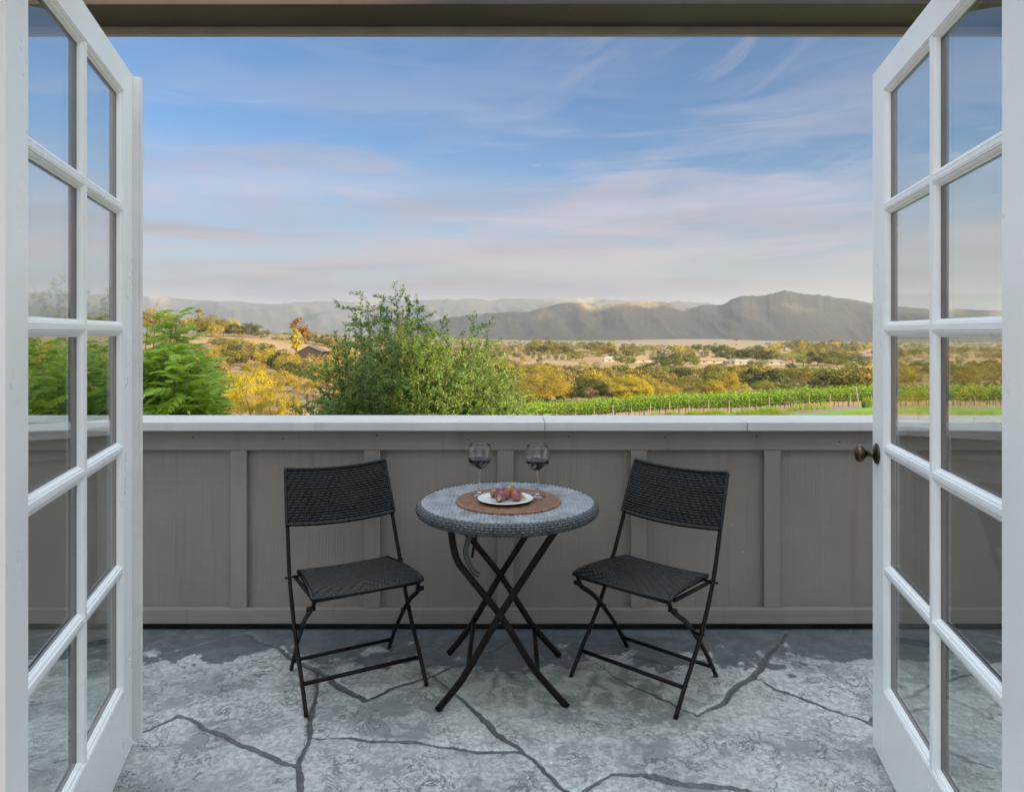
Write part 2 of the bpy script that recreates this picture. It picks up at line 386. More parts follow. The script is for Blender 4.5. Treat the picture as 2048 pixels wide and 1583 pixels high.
NA, NR = 620, 330
azs = np.concatenate([np.linspace(-math.pi, -1.0, 50)[:-1], np.linspace(-1.0, 1.0, NA-99), np.linspace(1.0, math.pi, 50)[1:]])
rs_ = np.exp(np.linspace(math.log(3.0), math.log(12400), NR))
A, R_ = np.meshgrid(azs, rs_, indexing='ij')
GX, GY = R_*np.sin(A), R_*np.cos(A); GZ = ground(GX, GY)
U = 1024+F*GX/np.maximum(GY, .01); VV = H0+(HC-GZ)*F/np.maximum(GY, .01)
grass = np.array([.35, .235, .10]); dry = np.array([.25, .155, .07]); soil = np.array([.20, .145, .10]); red = np.array([.34, .165, .075])
green = np.array([.13, .26, .03]); pale = np.array([.23, .17, .11]); dk = np.array([.12, .10, .045])
n1_ = fbm(GX/45, GY/45, 5, 21)[..., None]; n2_ = fbm(GX/11, GY/11, 4, 31)[..., None]; n3_ = fbm(GX/260, GY/260, 4, 41)[..., None]
colr = grass*(1-n1_)+dry*n1_
colr = colr*(.82+.36*n2_)
inb = ((GY > 110) & (GY < 420))[..., None]
colr = np.where(inb, colr*.8*(1-.75*np.clip((n2_-.45)*6, 0, 1))+red*.75*np.clip((n2_-.45)*6, 0, 1), colr)
far_ = np.clip((GY-1500)/1500, 0, 1)[..., None]
colr = colr*(1-far_)+(pale*(.9+.25*n3_))*far_
inp = (np.clip((U-1180)/90., 0, 1)*np.clip((1600-U)/90., 0, 1))[..., None]; fg = np.maximum(np.clip((n3_-.52)*10, 0, 1)*.5, (1-inp)*.8)*far_; colr = colr*(1-fg)+dk*1.4*fg
near = (GY < 95)[..., None]
lawn = np.clip((VV-(817+6*np.sin(U/60.)+6*n2_[..., 0]) + (U-1640)*.035)/2.5, 0, 1)[..., None]*(GY > 12)[..., None]*(U > 1330)[..., None]
nearc = soil*(.9+.4*n2_)+.10*np.array([1., .9, .6])*np.clip((n1_-.4)*4, 0, 1)
nearc = nearc*(1-lawn)+green*(.8+.5*n2_)*lawn
colr = np.where(near, nearc, colr)
gp = ((abs(U-1650) < 95) & (VV > 734) & (VV < 744) & (GY > 300))[..., None]
colr = np.where(gp, np.array([.24, .27, .07])*(.9+.3*n2_), colr)
gp2 = ((U > 1255) & (U < 1420) & (VV > 729.5) & (VV < 734) & (GY > 300))[..., None]
colr = np.where(gp2 & False, np.array([.20, .27, .08]), colr)
colr = np.clip(colr, .01, .7)
def groundm(q):
    at = q.n('ShaderNodeAttribute', attribute_name='tint').outputs['Color']
    co = q.n('ShaderNodeNewGeometry').outputs['Position']
    n = q.noise(co, 1.6, 6, .65); n2 = q.noise(co, .12, 5, .6)
    c = q.mix(q.m('MULTIPLY', q.sm(n, .35, .75), .45), at, q.mix(1.0, at, (.55, .55, .5), 'MULTIPLY'))
    c = q.mix(q.m('MULTIPLY', q.sm(n2, .45, .7), .3), c, q.mix(1.0, at, (1.25, 1.2, 1.1), 'MULTIPLY'))
    return pr(q, c, .9, n, .6, .12)
M['ground'] = mat('dry_hill_ground', groundm)
colf = np.concatenate([colr, np.ones((*colr.shape[:2], 1))], -1).reshape(-1, 4)
gr = fast_mesh('ground', np.stack([GX, GY, GZ], -1).reshape(-1, 3), gridfaces(len(azs), NR)[:, ::-1], M['ground'], col=colf)
tag(gr, kind='structure')

# mountain ranges
def mountains(name, sky_, Yr, depth, zb, seed, c1, c2, topc, gully, wav, nu=420, npf=60):
    su = np.array([p[0] for p in sky_], float); sv = np.array([p[1] for p in sky_], float)
    us = np.linspace(su[0], su[-1], nu); v = np.interp(us, su, sv)
    ps = np.concatenate([np.linspace(0, 1, npf), np.linspace(1, 1.7, 14)[1:]])
    Ug, P = np.meshgrid(us, ps, indexing='ij'); vg = np.repeat(v[:, None], len(ps), 1)
    X = (Ug-1024)/F*Yr
    gx = X/wav
    gul = fbm(gx+.8*P*fbm(gx*.7, P*2, 3, seed+9), P*.9, 4, seed, .5, True)
    ridge = HC-(vg-H0)/F*Yr
    jag = (fbm(Ug/7., Ug*0, 3, seed+4)-.5)*Yr*.0022
    ridge = ridge+jag
    prof = np.where(P <= 1, P**1.15, np.clip(1-(P-1)*1.2, 0, 1))
    z = zb+(ridge-zb)*prof+(gul-.62)*gully*np.clip(P*(1-P)*4, 0, 1)**.7
    Yy = Yr-(1-P)*depth*(.85+.3*fbm(gx*.6, P*0, 3, seed+5))+(gul-.5)*gully*2.0*np.clip(1-P, 0, 1)
    k = fbm(X/(wav*.35), z/(wav*.2), 5, seed+2)[..., None]
    col = c1*(1-k)+c2*k
    t = np.clip((fbm(X/(wav*.8), P*2.2, 4, seed+6)[..., None]-.55)*8, 0, 1)*np.clip((P-.55)*2.2, 0, 1)[..., None]*.7
    col = col*(1-t)+topc*t  # tan grass patches near the ridge, painted in as sunlit tops
    o = fast_mesh(name, np.stack([X*Yy/Yr, Yy, z], -1).reshape(-1, 3), gridfaces(nu, len(ps))[:, ::-1], M['hill'], col=np.concatenate([col, np.ones((*col.shape[:2], 1))], -1).reshape(-1, 4))
    return tag(o, kind='structure')
def hillm(q):
    at = q.n('ShaderNodeAttribute', attribute_name='tint').outputs['Color']
    co = q.n('ShaderNodeNewGeometry').outputs['Position']
    n = q.noise(co, .03, 8, .68)
    return pr(q, q.mix(q.m('MULTIPLY', q.sm(n, .4, .65), .65), at, q.mix(1.0, at, (.45, .5, .45), 'MULTIPLY')), .95, n, .8, 14)
M['hill'] = mat('chaparral_hill', hillm)
NEAR = [(640,674),(720,672),(800,664),(860,645),(900,634),(955,629),(980,625),(1003,625),(1015,624),(1050,624),(1093,614),(1117,607),(1167,606),(1181,611),(1199,611),(1222,606),(1269,603),(1324,604),(1347,609.5),(1371,617),(1394,614),(1410,609),(1445,609),(1464,598),(1484,591.5),(1527,591),(1546,586),(1570,580.6),(1589,584),(1601,587.6),(1636,589),(1675,595),(1722,602.5),(1742,606),(1800,612),(1860,618),(1930,618),(2010,622),(2100,634),(2250,650),(2500,660),(2800,668)]
FAR = [(-900,600),(-300,590),(0,585),(150,588),(286,591.6),(331,593),(374,599),(436,602.5),(475,602),(522,607),(553,608),(585,604.5),(651,602),(710,604),(835,600),(893,598.6),(921,598),(944,596),(983,602),(995,598.6),(1022,596.6),(1080,598),(1175,594),(1199,598),(1265,602),(1331,607),(1371,603),(1410,607),(1500,618),(1700,630),(2100,635),(2900,630)]
mountains('mountain_range', FAR, 9800, 3200, -60, 70, np.array([.045, .058, .062]), np.array([.11, .105, .09]), np.array([.36, .29, .21]), 400, 620, 640, 70)
mountains('near_mountain', NEAR, 4900, 1500, -48, 12, np.array([.016, .021, .020]), np.array([.042, .042, .032]), np.array([.40, .27, .12]), 100, 480, 620, 90)

# ------------------------------------------------------------ patio floor
JT = [
 [(120,1520,9),(200,1498,9),(286,1465,10),(356,1429,9),(423,1463,11),(505,1494,12),(544,1511,12),(602,1529,13)],
 [(634,1345,7),(630,1396,10),(618,1443,12),(610,1490,12),(602,1529,14),(602,1583,20),(596,1700,24)],
 [(612,1474,5),(708,1476,7),(780,1481,8),(864,1490,8),(1000,1502,9),(1047,1504,8)],
 [(60,1372,3),(286,1316,3),(360,1299,4),(442,1279,3),(493,1266,2)],
 [(497,1266,3),(540,1285,6),(575,1308,7),(634,1343,9),(690,1374,11),(727,1400,13)],
 [(727,1400,10),(772,1380,9),(825,1361,9),(872,1347,7),(930,1324,5),(990,1295,3),(1055,1268,2)],
 [(868,1345,4),(919,1392,8),(960,1432,11),(1000,1467,12),(1047,1505,11),(1090,1538,12),(1129,1568,13),(1170,1605,16),(1300,1700,20)],
 [(1150,1292,2),(1234,1353,5),(1290,1380,6),(1340,1404,7),(1370,1422,6),(1398,1433,6)],
 [(1398,1433,7),(1424,1416,10),(1449,1396,13),(1480,1372,14),(1500,1353,14),(1527,1322,14),(1540,1302,8),(1562,1279,6),(1566,1264,6)],
 [(1500,1353,5),(1560,1380,7),(1625,1400,9),(1690,1428,9),(1738,1449,12),(1850,1490,12),(1980,1530,12)],
 [(1738,1449,8),(1760,1420,8),(1830,1380,7),(1960,1340,6)],
 [(1100,1640,16),(1168,1583,14),(1200,1560,10),(1230,1541,6),(1281,1543,13),(1330,1555,15),(1371,1564,14),(1469,1580,16),(1600,1605,17),(1700,1660,18)],
 [(602,1700,20),(300,1780,20),(100,1760,20)], [(1300,1700,16),(1560,1800,18),(1700,1660,18)],
]
fx0, fx1, fy0, fy1, st = -2.3, 2.3, 1.30, 3.2, .008
xs = np.arange(fx0, fx1, st); ys = np.arange(fy0, fy1+st, st)
PX, PY = np.meshgrid(xs, ys, indexing='ij')
wx = PX+(fbm(PX*9, PY*9, 4, 5)-.5)*.045; wy = PY+(fbm(PX*9+40, PY*9, 4, 6)-.5)*.045
jd = np.full(PX.shape, 9.)
for pl in JT:
    for (u0, v0, w0), (u1, v1, w1_) in zip(pl[:-1], pl[1:]):
        ax_, ay_ = floorpt(u0, v0); bx_, by_ = floorpt(u1, v1)
        # widths given in picture pixels across the joint
        ha = w0*.5/F*ay_*.74; hb = w1_*.5/F*by_*.74
        ex, ey = bx_-ax_, by_-ay_; L = ex*ex+ey*ey
        cx_ = abs(ex)/math.sqrt(L); ha *= (1-cx_)+cx_*ay_/HC; hb *= (1-cx_)+cx_*by_/HC
        t = np.clip(((wx-ax_)*ex+(wy-ay_)*ey)/L, 0, 1)
        d = np.hypot(wx-ax_-t*ex, wy-ay_-t*ey)-(ha*(1-t)+hb*t)
        jd = np.minimum(jd, d)
jd = jd+(fbm(PX*60, PY*60, 3, 11)-.5)*.004
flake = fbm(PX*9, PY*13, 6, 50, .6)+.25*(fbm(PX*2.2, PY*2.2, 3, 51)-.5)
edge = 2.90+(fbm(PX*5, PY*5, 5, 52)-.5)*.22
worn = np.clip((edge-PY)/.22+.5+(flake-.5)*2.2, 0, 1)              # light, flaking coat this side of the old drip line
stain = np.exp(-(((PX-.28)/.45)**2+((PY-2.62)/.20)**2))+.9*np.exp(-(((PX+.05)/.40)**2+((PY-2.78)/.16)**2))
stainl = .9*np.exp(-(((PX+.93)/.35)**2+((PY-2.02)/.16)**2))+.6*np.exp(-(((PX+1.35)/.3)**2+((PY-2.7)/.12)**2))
Z = -.010*(1-np.clip((jd+.006)/.010, 0, 1))+.0035*np.clip((flake-.5)*12, 0, 1)*worn+(fbm(PX*28, PY*36, 4, 55)-.5)*.004
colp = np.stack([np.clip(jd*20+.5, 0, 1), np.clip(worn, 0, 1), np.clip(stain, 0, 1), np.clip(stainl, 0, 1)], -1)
def stonem(q):
    at = q.n('ShaderNodeAttribute', attribute_name='tint')
    r_, g_, b_ = q.sep(at.outputs['Color']); al = at.outputs['Alpha']
    co = q.n('ShaderNodeNewGeometry').outputs['Position']
    mp = q.n('ShaderNodeMapping', ins={'Vector': co, 'Scale': (1.25, 1.1, 1)}).outputs[0]
    big = q.noise(mp, 2.6, 7, .62, .3); mid = q.noise(mp, 9, 9, .68, .6); fine = q.noise(mp, 42, 7, .65, .3)
    light = q.mix(q.sm(big, .32, .68), (.37, .385, .38), (.52, .535, .52))
    light = q.mix(q.sm(fine, .42, .60), q.mix(1.0, light, (.66, .68, .68), 'MULTIPLY'), light)
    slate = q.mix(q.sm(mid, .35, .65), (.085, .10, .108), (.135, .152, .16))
    # peeled patches: coating gone, slate shows
    peel = q.sm(q.m('ADD', mid, q.m('MULTIPLY', q.m('SUBTRACT', big, .5), .8)), .46, .40)
    peel = q.m('MULTIPLY', peel, .80)
    c = q.mix(q.m('MAXIMUM', peel, q.m('MULTIPLY', al, .75)), light, (.20, .213, .213))
    ln = q.m('ABSOLUTE', q.m('SUBTRACT', mid, .5))                      # fine flake outlines
    crk = q.m('MULTIPLY', q.sm(ln, .016, .004), q.sm(q.noise(mp, 4.2, 4), .42, .58))
    c = q.mix(q.m('MULTIPLY', crk, .9), c, (.085, .09, .095))
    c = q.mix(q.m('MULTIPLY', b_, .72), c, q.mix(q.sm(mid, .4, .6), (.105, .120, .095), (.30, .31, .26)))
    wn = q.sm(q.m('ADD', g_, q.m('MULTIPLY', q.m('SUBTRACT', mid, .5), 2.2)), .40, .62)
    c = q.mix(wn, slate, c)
    vor = q.n('ShaderNodeTexVoronoi', ins={'Vector': co, 'Scale': 7.0}).outputs[0]
    spk = q.m('MULTIPLY', q.sm(vor, .05, .02), q.sm(fine, .45, .55)); c = q.mix(spk, c, (.75, .77, .77))
    jm = q.sm(r_, .51, .47)
    jc = q.mix(q.sm(fine, .35, .65), (.06, .065, .067), (.105, .112, .115))
    c = q.mix(jm, c, jc)
    hgt = q.m('ADD', q.m('ADD', q.m('MULTIPLY', mid, .7), q.m('MULTIPLY', fine, .4)), q.m('MULTIPLY', crk, -.5))
    rg = q.n('ShaderNodeMapRange', ins={0: mid, 1: .3, 2: .7, 3: .62, 4: .42}).outputs[0]
    return pr(q, c, rg, hgt, .55, .006)
M['stone'] = mat('flagstone', stonem)
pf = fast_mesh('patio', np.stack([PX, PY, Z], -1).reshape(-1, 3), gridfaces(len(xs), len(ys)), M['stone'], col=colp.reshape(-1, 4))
tag(pf, kind='structure')
M['slab'] = varied('concrete_slab', (.24, .25, .25), (.32, .33, .33), 3, .8, 40, .5, .004)
sb = MB().box(-8, 12, 1.22, 3.46, -2.6, -.016).build('patio_slab', M['slab']); tag(sb, kind='structure')

# ------------------------------------------------------------ parapet wall
wall = empty('parapet_wall', (0, 3.2, 0)); tag(wall, 'taupe painted board and batten half wall with a flat pale cap along the patio edge', 'wall')
def wpart(mb, name, m, bev=None): 
    mb.v = [(x, y-3.2, z) for x, y, z in mb.v]; return mb.build(name, m, wall)
YP = 3.235
wpart(MB().box(-6, 6, YP, YP+.10, .03, .90), 'panel', M['panel'])
wpart(MB().box(-6, 6, YP-.028, YP-.0005, .822, .918, .003), 'top_rail', M['railw'])
wpart(MB().box(-6, 6, YP-.034, YP-.0005, .028, .098, .006), 'bottom_rail', M['railw'])
wpart(MB().box(-6, 6, YP+.02, YP+.09, -.02, .029), 'shadow_gap', M['black'])
for k in range(-9, 9):
    xc = -.030+k*.6120
    wpart(MB().box(xc-.037, xc+.037, YP-.0245, YP-.0006, .0985, .8215, .002), 'batten', M['batten'])
caps = [(-6, .147), (.1485, 1.06), (1.0615, 6)]
for a, b in caps: wpart(MB().box(a, b, 3.152, 3.425, .917, .957, .004), 'cap_board', M['cap'])
nb = MB()
for k, (xx, zz) in enumerate([(-1.46, .88), (-1.05, .875), (-.62, .89), (-.2, .87), (.26, .885), (.7, .88), (1.12, .885), (1.5, .86)]):
    nb.lathe([(0, 0), (.004, 0), (.0035, -.0015), (0, -.002)], 8, (xx, YP-.0285, zz), Matrix.Rotation(rad(-90), 4, 'X'))
wpart(nb, 'nail_head', M['dark_iron'])

# ------------------------------------------------------------ beam overhead
bmr = empty('porch_beam', (0, 3.1, 2.7)); tag(bmr, 'dark taupe beam spanning overhead above the half wall', 'beam')
MB().box(-6, 6, -.10, .12, .065, .36, .004).build('beam_board', M['beam'], bmr)
MB().box(-6, 6, -.125, -.102, .16, .40, .003).build('fascia_board', M['drip'], bmr)
MB().box(-6, 6, .1225, .15, .030, .20, .004).build('drip_edge', M['drip'], bmr)

# ------------------------------------------------------------ house shell behind the camera
hs = empty('house', (0, 1.2, 0)); tag(hs, 'pale plastered room and doorway wall around the open french doors', 'house')
def hp(mb, name, m): mb.v = [(x, y-1.2, z) for x, y, z in mb.v]; return mb.build(name, m, hs)
OX = 1.03
JX = 1.0
w = MB(); w.box(-1.75, -OX, 1.0, 1.215, -2.6, 2.45); w.box(OX, 1.75, 1.0, 1.215, -2.6, 2.45); w.box(-OX, OX, 1.0, 1.215, 2.34, 2.45)
hp(w, 'front_wall', M['stucco'])
hp(MB().box(-3.49, 3.49, -3.39, 1.29, -2.6, -.004), 'room_floor', M['roomfloor'])
wg = empty('sun_block', (SD.x*12, 3+SD.y*12, -3), math.atan2(SD.y, SD.x)); tag(wg, 'pale block added out of view at the right rear to shade the patio', 'house')  # added mass, out of view, that keeps the low sun off the patio
MB().box(0, 5, -8, 1.9, 0, 8.6).build('wall', M['stucco'], wg)
MB().add([(-.1, -8.4, 8.61), (5.4, -8.4, 8.61), (5.4, 2.0, 8.61), (-.1, 2.0, 8.61), (2.5, -6, 9.1), (2.5, 0, 9.1)], [(0,4,5,3),(1,2,5,4),(0,1,4),(3,5,2),(0,3,2,1)]).build('roof', M['hgrey_'], wg)
j = MB(); j.box(-OX-.06, -JX, 1.2165, 1.42, 0, 2.34, .003); j.box(JX, OX+.06, 1.2165, 1.42, 0, 2.34, .003); j.box(-OX+.0006, OX-.0006, 1.05, 1.225, 2.3105, 2.339, .003)
hp(j, 'door_frame', M['white_paint'])

# ------------------------------------------------------------ french doors
DW, DH = 1.022, 2.195
ZR = [.234, .608, .986, 1.362, 1.740, 2.106]
XR = [.114, .510, .908]
def door(name, free, ddir, side, label, DW):
    # local +x runs from the free edge to the hinge edge, local +y points outward from the face seen
    vx = Vector((-ddir, -1, 0)).normalized(); ang = math.atan2(vx.y, vx.x)
    nx, ny = -math.sin(ang), math.cos(ang)                      # measured points lie on the room-side face
    if nx*(-free[0]) > 0: nx, ny = -nx, -ny
    t = empty(name, (free[0]+nx*.0215, free[1]+ny*.0215, .010), ang); tag(t, label, 'door', 'pair of open french doors')
    P = M['white_paint']; T = .0215; XR = [.113, .500, .901] if side < 0 else [.117, .522, .921]
    MB().box(0, XR[0], -T, T, 0, DH, .0025).build('stile', P, t)
    MB().box(XR[2], DW, -T, T, 0, DH, .0025).build('stile', P, t)
    MB().box(XR[0]+.0004, XR[2]-.0004, -T+.0004, T-.0004, 0, ZR[0], .0015).build('bottom_rail', P, t)
    MB().box(XR[0]+.0004, XR[2]-.0004, -T+.0004, T-.0004, ZR[5], DH, .0015).build('top_rail', P, t)
    mw = .0065; TM = .0200
    MB().box(XR[1]-mw, XR[1]+mw, -TM, TM, ZR[0]+.0003, ZR[5]-.0003, .002).build('muntin', P, t)
    for zi in ZR[1:5]:
        for a, b in ((XR[0]+.0003, XR[1]-mw-.0002), (XR[1]+mw+.0002, XR[2]-.0003)):
            MB().box(a, b, -TM+.0006, TM-.0006, zi-mw, zi+mw, .002).build('muntin', P, t)
    prof = [(0, .0192), (.0035, .0186), (.0042, .0150), (.0075, .0148), (.0105, .0128), (.0125, .0095), (.0130, .0072), (.0158, .0070), (.0160, .0034)]
    prof = prof+[(o, -y) for o, y in reversed(prof)]
    for ci in range(2):
        for ri in range(5):
            x0 = XR[ci]+(mw+.0002 if ci else .0006); x1 = XR[ci+1]-(.0006 if ci else mw+.0002)
            z0 = ZR[ri]+(mw+.0002 if ri else .0006); z1 = ZR[ri+1]-(mw+.0002 if ri < 4 else .0006)
            gp_ = MB().box(x0+.012, x1-.012, -.0028, .0028, z0+.012, z1-.012).build('glass_pane', M['pane'], t)
            vs = []; n = len(prof)
            for sx, sz in ((0, 0), (1, 0), (1, 1), (0, 1)):
                for o, y in prof: vs.append((x1-o if sx else x0+o, y, z1-o if sz else z0+o))
            fs = [(c*n+i, c*n+i+1, ((c+1) % 4)*n+i+1, ((c+1) % 4)*n+i) for c in range(4) for i in range(n-1)]
            bo = MB().add(vs, fs).build('glazing_bead', P, gp_); bo.data.materials.append(M['maroon'])
            iw = 1 if (-math.sin(ang))*(-free[0]) > 0 else -1
            for pl_ in bo.data.polygons:
                if pl_.center.y*iw < 0.0025: pl_.material_index = 1
    t['w'] = 0; del t['w']
    return t, T
tL, T = door('french_door', (-1.245, 2.297), -.2957, -1, 'white ten pane french door leaf with a strip on its free edge and no knob', 1.018)
tR, T = door('french_door', (1.183, 2.297), .2279, 1, 'white ten pane french door leaf with a round bronze knob', 1.075)
# which local y faces the doorway: left leaf +y, right leaf -y
def inward(t): 
    n = Vector((-math.sin(t.rotation_euler.z), math.cos(t.rotation_euler.z), 0))
    return 1 if n.x*(-t.location.x) > 0 else -1
sL, sR = inward(tL), inward(tR)
a_ = MB()
ya, yb = sorted((-sL*.020, sL*.042)); a_.box(-.013, -.0006, ya, yb, .012, DH-.004, .003)
a_.tube([(-.006, sL*.044, .012), (-.006, sL*.044, DH-.006)], .0065, 12)
shade_flat_sharp(a_.build('astragal', M['strip'], tL))
for sgn in (1, -1):
    kp = MB()
    mt = Matrix.Translation((.055, sR*sgn*(T+.0005), 1.36-.0001-(907-665)/F*2.243-.010)) @ Matrix.Rotation(rad(-90*sR*sgn), 4, 'X')
    kp.lathe([(0, 0), (.0335, 0), (.0335, .003), (.031, .006), (.022, .010), (.013, .013), (.0105, .016), (.0105, .030), (.0125, .034), (.020, .038), (.0265, .044), (.029, .051), (.0275, .058), (.022, .0635), (.012, .0665), (0, .0672)], 40, mtx=mt)
    kp.build('knob', M['bronze'], tR, True)
for t, s_, DW in ((tL, sL, 1.018), (tR, sR, 1.075)):
    for zc in (.28, 1.165, 2.02):
        hm = MB(); hm.tube([(DW+.006, -s_*.030, zc-.05), (DW+.006, -s_*.030, zc+.05)], .0065, 12)
        ya, yb = sorted((-s_*.0215, -s_*.0020)); hm.box(DW+.0006, DW+.003, ya, yb, zc-.05, zc+.05)
        hm.build('hinge', M['dark_iron'], t, False)

# ------------------------------------------------------------ wicker geometry
def weave(s, t, ph, pv, sgn, amp=.0018, step=4, hr=.0020):
    i = np.floor(t/ph); a = (t/ph-i-.5)*2; j = np.floor(s/pv); b = (s/pv-j-.5)*2
    over = np.mod(j+sgn*i, step) == 0
    oprev = np.mod(j-1+sgn*i, step) == 0; onext = np.mod(j+1+sgn*i, step) == 0
    cb = np.cos(np.pi*b/2)**2
    dl = np.clip(1-(b+1)*1.2, 0, 1); dr = np.clip(1-(1-b)*1.2, 0, 1)
    zh = amp*(1-2*np.where(over, np.maximum(cb, .25), 0))-np.where(~over & oprev, dl, 0)*amp*1.5-np.where(~over & onext, dr, 0)*amp*1.5
    hh = np.where(abs(a) < .88, zh+hr*np.sqrt(np.clip(1-(a/.88)**2, 0, 1)), -9)
    zv = np.where(over, amp*(-.2+2.0*np.clip(1.7*np.cos(np.pi*a/2), 0, 1)), -amp*1.2)
    hv = np.where(abs(b) < .80, zv+hr*np.sqrt(np.clip(1-(b/.80)**2, 0, 1)), -9)
    return np.maximum(np.maximum(hh, hv), -amp*3.2)
def wtint(H, amp, lo=-.5, hi=.7):  # dark backing in the gaps, with shade painted into the strand dips
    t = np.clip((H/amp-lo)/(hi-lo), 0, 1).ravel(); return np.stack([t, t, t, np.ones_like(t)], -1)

def make_chair():
    ch = empty('bistro_chair')
    tube, wk = M['tube'], M['wicker']
    def bez(pts, n=5):      # Catmull-Rom through (y,z)
        P = [Vector(p) for p in pts]; P = [P[0]*2-P[1]]+P+[P[-1]*2-P[-2]]; out = []
        for i in range(1, len(P)-2):
            for k in range(n):
                t = k/n; a, b, c, d = P[i-1], P[i], P[i+1], P[i+2]
                out.append(.5*((2*b)+(c-a)*t+(2*a-5*b+4*c-d)*t*t+(-a+3*b-3*c+d)*t**3))
        return out+[P[-2]]
    up = [(0, .0), (.075, .09), (.205, .235), (.305, .403), (.387, .584), (.475, .790)]
    rr = [(.020, .372), (.055, .345), (.125, .298), (.205, .222), (.30, .115), (.385, .0)]
    for sx in (-1, 1):
        MB().tube([(sx*(.2275-.018*max(0, (z-.4)/.4)), y, z) for y, z in [tuple(p) for p in bez([Vector((a, b)) for a, b in up])]], .0098, 12, sx=.8).build('front_leg', tube, ch, True)
        MB().tube([(sx*.205, y, z) for y, z in [tuple(p) for p in bez([Vector((a, b)) for a, b in rr])]], .0095, 12, sx=.8).build('rear_leg', tube, ch, True)
        b_ = MB(); b_.tube([(sx*.196, .0, .412), (sx*.198, .015, .392), (sx*.200, .022, .372)], [.009, .008, .0075], 8)
        b_.tube([(sx*.192, .022, .372), (sx*.222, .022, .372)], .009, 10); b_.build('bracket', tube, ch, True)
        MB().tube([(sx*.192, .06, .392), (sx*.196, .31, .385), (sx*.200, .345, .388)], .0075, 8).build('seat_rail', tube, ch, True)
        MB().tube([(sx*.18, .315, .397), (sx*.243, .315, .397)], .0048, 10).build('bolt', tube, ch, True)
        MB().tube([(sx*.198, .207, .232), (sx*.238, .207, .232)], .0045, 10).build('bolt', tube, ch, True)
    MB().tube([(-.22, .070, .085), (.22, .070, .085)], .0078, 10).build('stretcher', tube, ch, True)
    MB().tube([(-.20, .348, .052), (.20, .348, .052)], .0075, 10).build('stretcher', tube, ch, True)
    # back panel
    def patch(name, ns, nt_, fn, parts_up, w_, l_, ph, pv, thick):
        s = np.linspace(0, w_, ns); t = np.linspace(0, l_, nt_); S, T_ = np.meshgrid(s, t, indexing='ij')
        P = fn(S/w_, T_/l_); e = 1e-3
        Ps = fn(S/w_+e, T_/l_)-P; Pt = fn(S/w_, T_/l_+e)-P
        N = np.cross(Ps, Pt); N /= np.linalg.norm(N, axis=-1, keepdims=True)
        half = S < w_/2
        Hh = np.where(half, weave(S, T_, ph, pv, 1), weave(w_-S, T_, ph, pv, 1))
        fr = np.minimum(np.minimum(S, w_-S), np.minimum(T_, l_-T_))
        Pf = P+N*Hh[..., None]; Pb = P-N*thick
        V = np.concatenate([Pf.reshape(-1, 3), Pb[::8, ::8].reshape(-1, 3)])
        nb_ = Pb[::8, ::8].shape
        Fs = np.concatenate([gridfaces(ns, nt_), gridfaces(nb_[0], nb_[1])[:, ::-1]+ns*nt_])
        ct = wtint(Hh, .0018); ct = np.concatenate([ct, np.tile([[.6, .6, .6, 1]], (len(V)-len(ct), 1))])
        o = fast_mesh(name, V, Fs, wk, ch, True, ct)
        # wrapped border cord
        ed = [(x, 0.) for x in np.linspace(0, 1, 90)]+[(1., y) for y in np.linspace(0, 1, 70)[1:]]+[(x, 1.) for x in np.linspace(1, 0, 90)[1:]]+[(0., y) for y in np.linspace(1, 0, 70)[1:]]
        dense = []
        for k in range(len(ed)):
            a, b = ed[k], ed[(k+1) % len(ed)]
            for q_ in range(3): dense.append((a[0]+(b[0]-a[0])*q_/3, a[1]+(b[1]-a[1])*q_/3))
        pts = [Vector(fn(np.array(a), np.array(b))-np.array([0, 0, 0])) for a, b in dense]; pts.append(pts[0])
        mb = MB(); mb.tube(pts, [.0068+.0009*math.sin(k*2.1) for k in range(len(pts))], 10, cap=False); mb.build('edge_binding', wk, o, True)
        return o
    def backf(a, b):        # a across 0..1, b down 0..1
        x = (a-.5)*2; hw = .2125+.012*b
        y = .478-.090*b-.016*(1-x*x)+.0
        z = .797-.208*b-.010*(1-x*x)
        return np.stack(np.broadcast_arrays(x*hw, y-.012, z), -1)
    def seatf(a, b):        # b: 0 at the rear, 1 at the front
        x = (a-.5)*2; hw = .185+.024*b
        y = .352*(1-b)-.004
        z = .405+.018*np.sin(np.pi*np.clip(b*.95, 0, 1)*.62)-.012*np.clip(b-.8, 0, 1)**2*25+.004*(b)-.006*(1-x*x)
        return np.stack(np.broadcast_arrays(x*hw, y, z), -1)
    patch('backrest', 390, 200, lambda a, b: backf(1-a, b), 1, .425, .215, .0102, .0066, .011)
    patch('seat', 400, 350, lambda a, b: seatf(1-a, b), 1, .41, .36, .0105, .0105, .012)
    MB().tube([(-.2, .010, .402), (.2, .010, .402)], .0075, 10).build('seat_rail', tube, ch, True)
    return ch
def copy_tree(o, parent=None):
    c = o.copy(); COL.objects.link(c)
    if parent is not None: c.parent = parent
    for k in list(o.children): copy_tree(k, c)
    return c
ch1 = make_chair(); ch1.location = (-.528, 2.587, 0); ch1.rotation_euler.z = rad(28.5)
tag(ch1, 'black wicker folding chair left of the round table, its back toward the left door', 'chair', 'wicker folding chairs')
ch2 = copy_tree(ch1); ch2.location = (.402, 2.612, 0); ch2.rotation_euler.z = rad(-41)
tag(ch2, 'black wicker folding chair right of the round table, on the side of the knobbed door', 'chair', 'wicker folding chairs')

# ------------------------------------------------------------ bistro table
TX, TYc, TH = -.018, 2.745, .700
tb = empty('bistro_table', (TX, TYc, 0)); tag(tb, 'round folding table with a grey wicker top and crossed dark metal legs', 'table')
n = 540; R = .350
s = np.linspace(-R, R, n); S, T_ = np.meshgrid(s, s, indexing='ij')
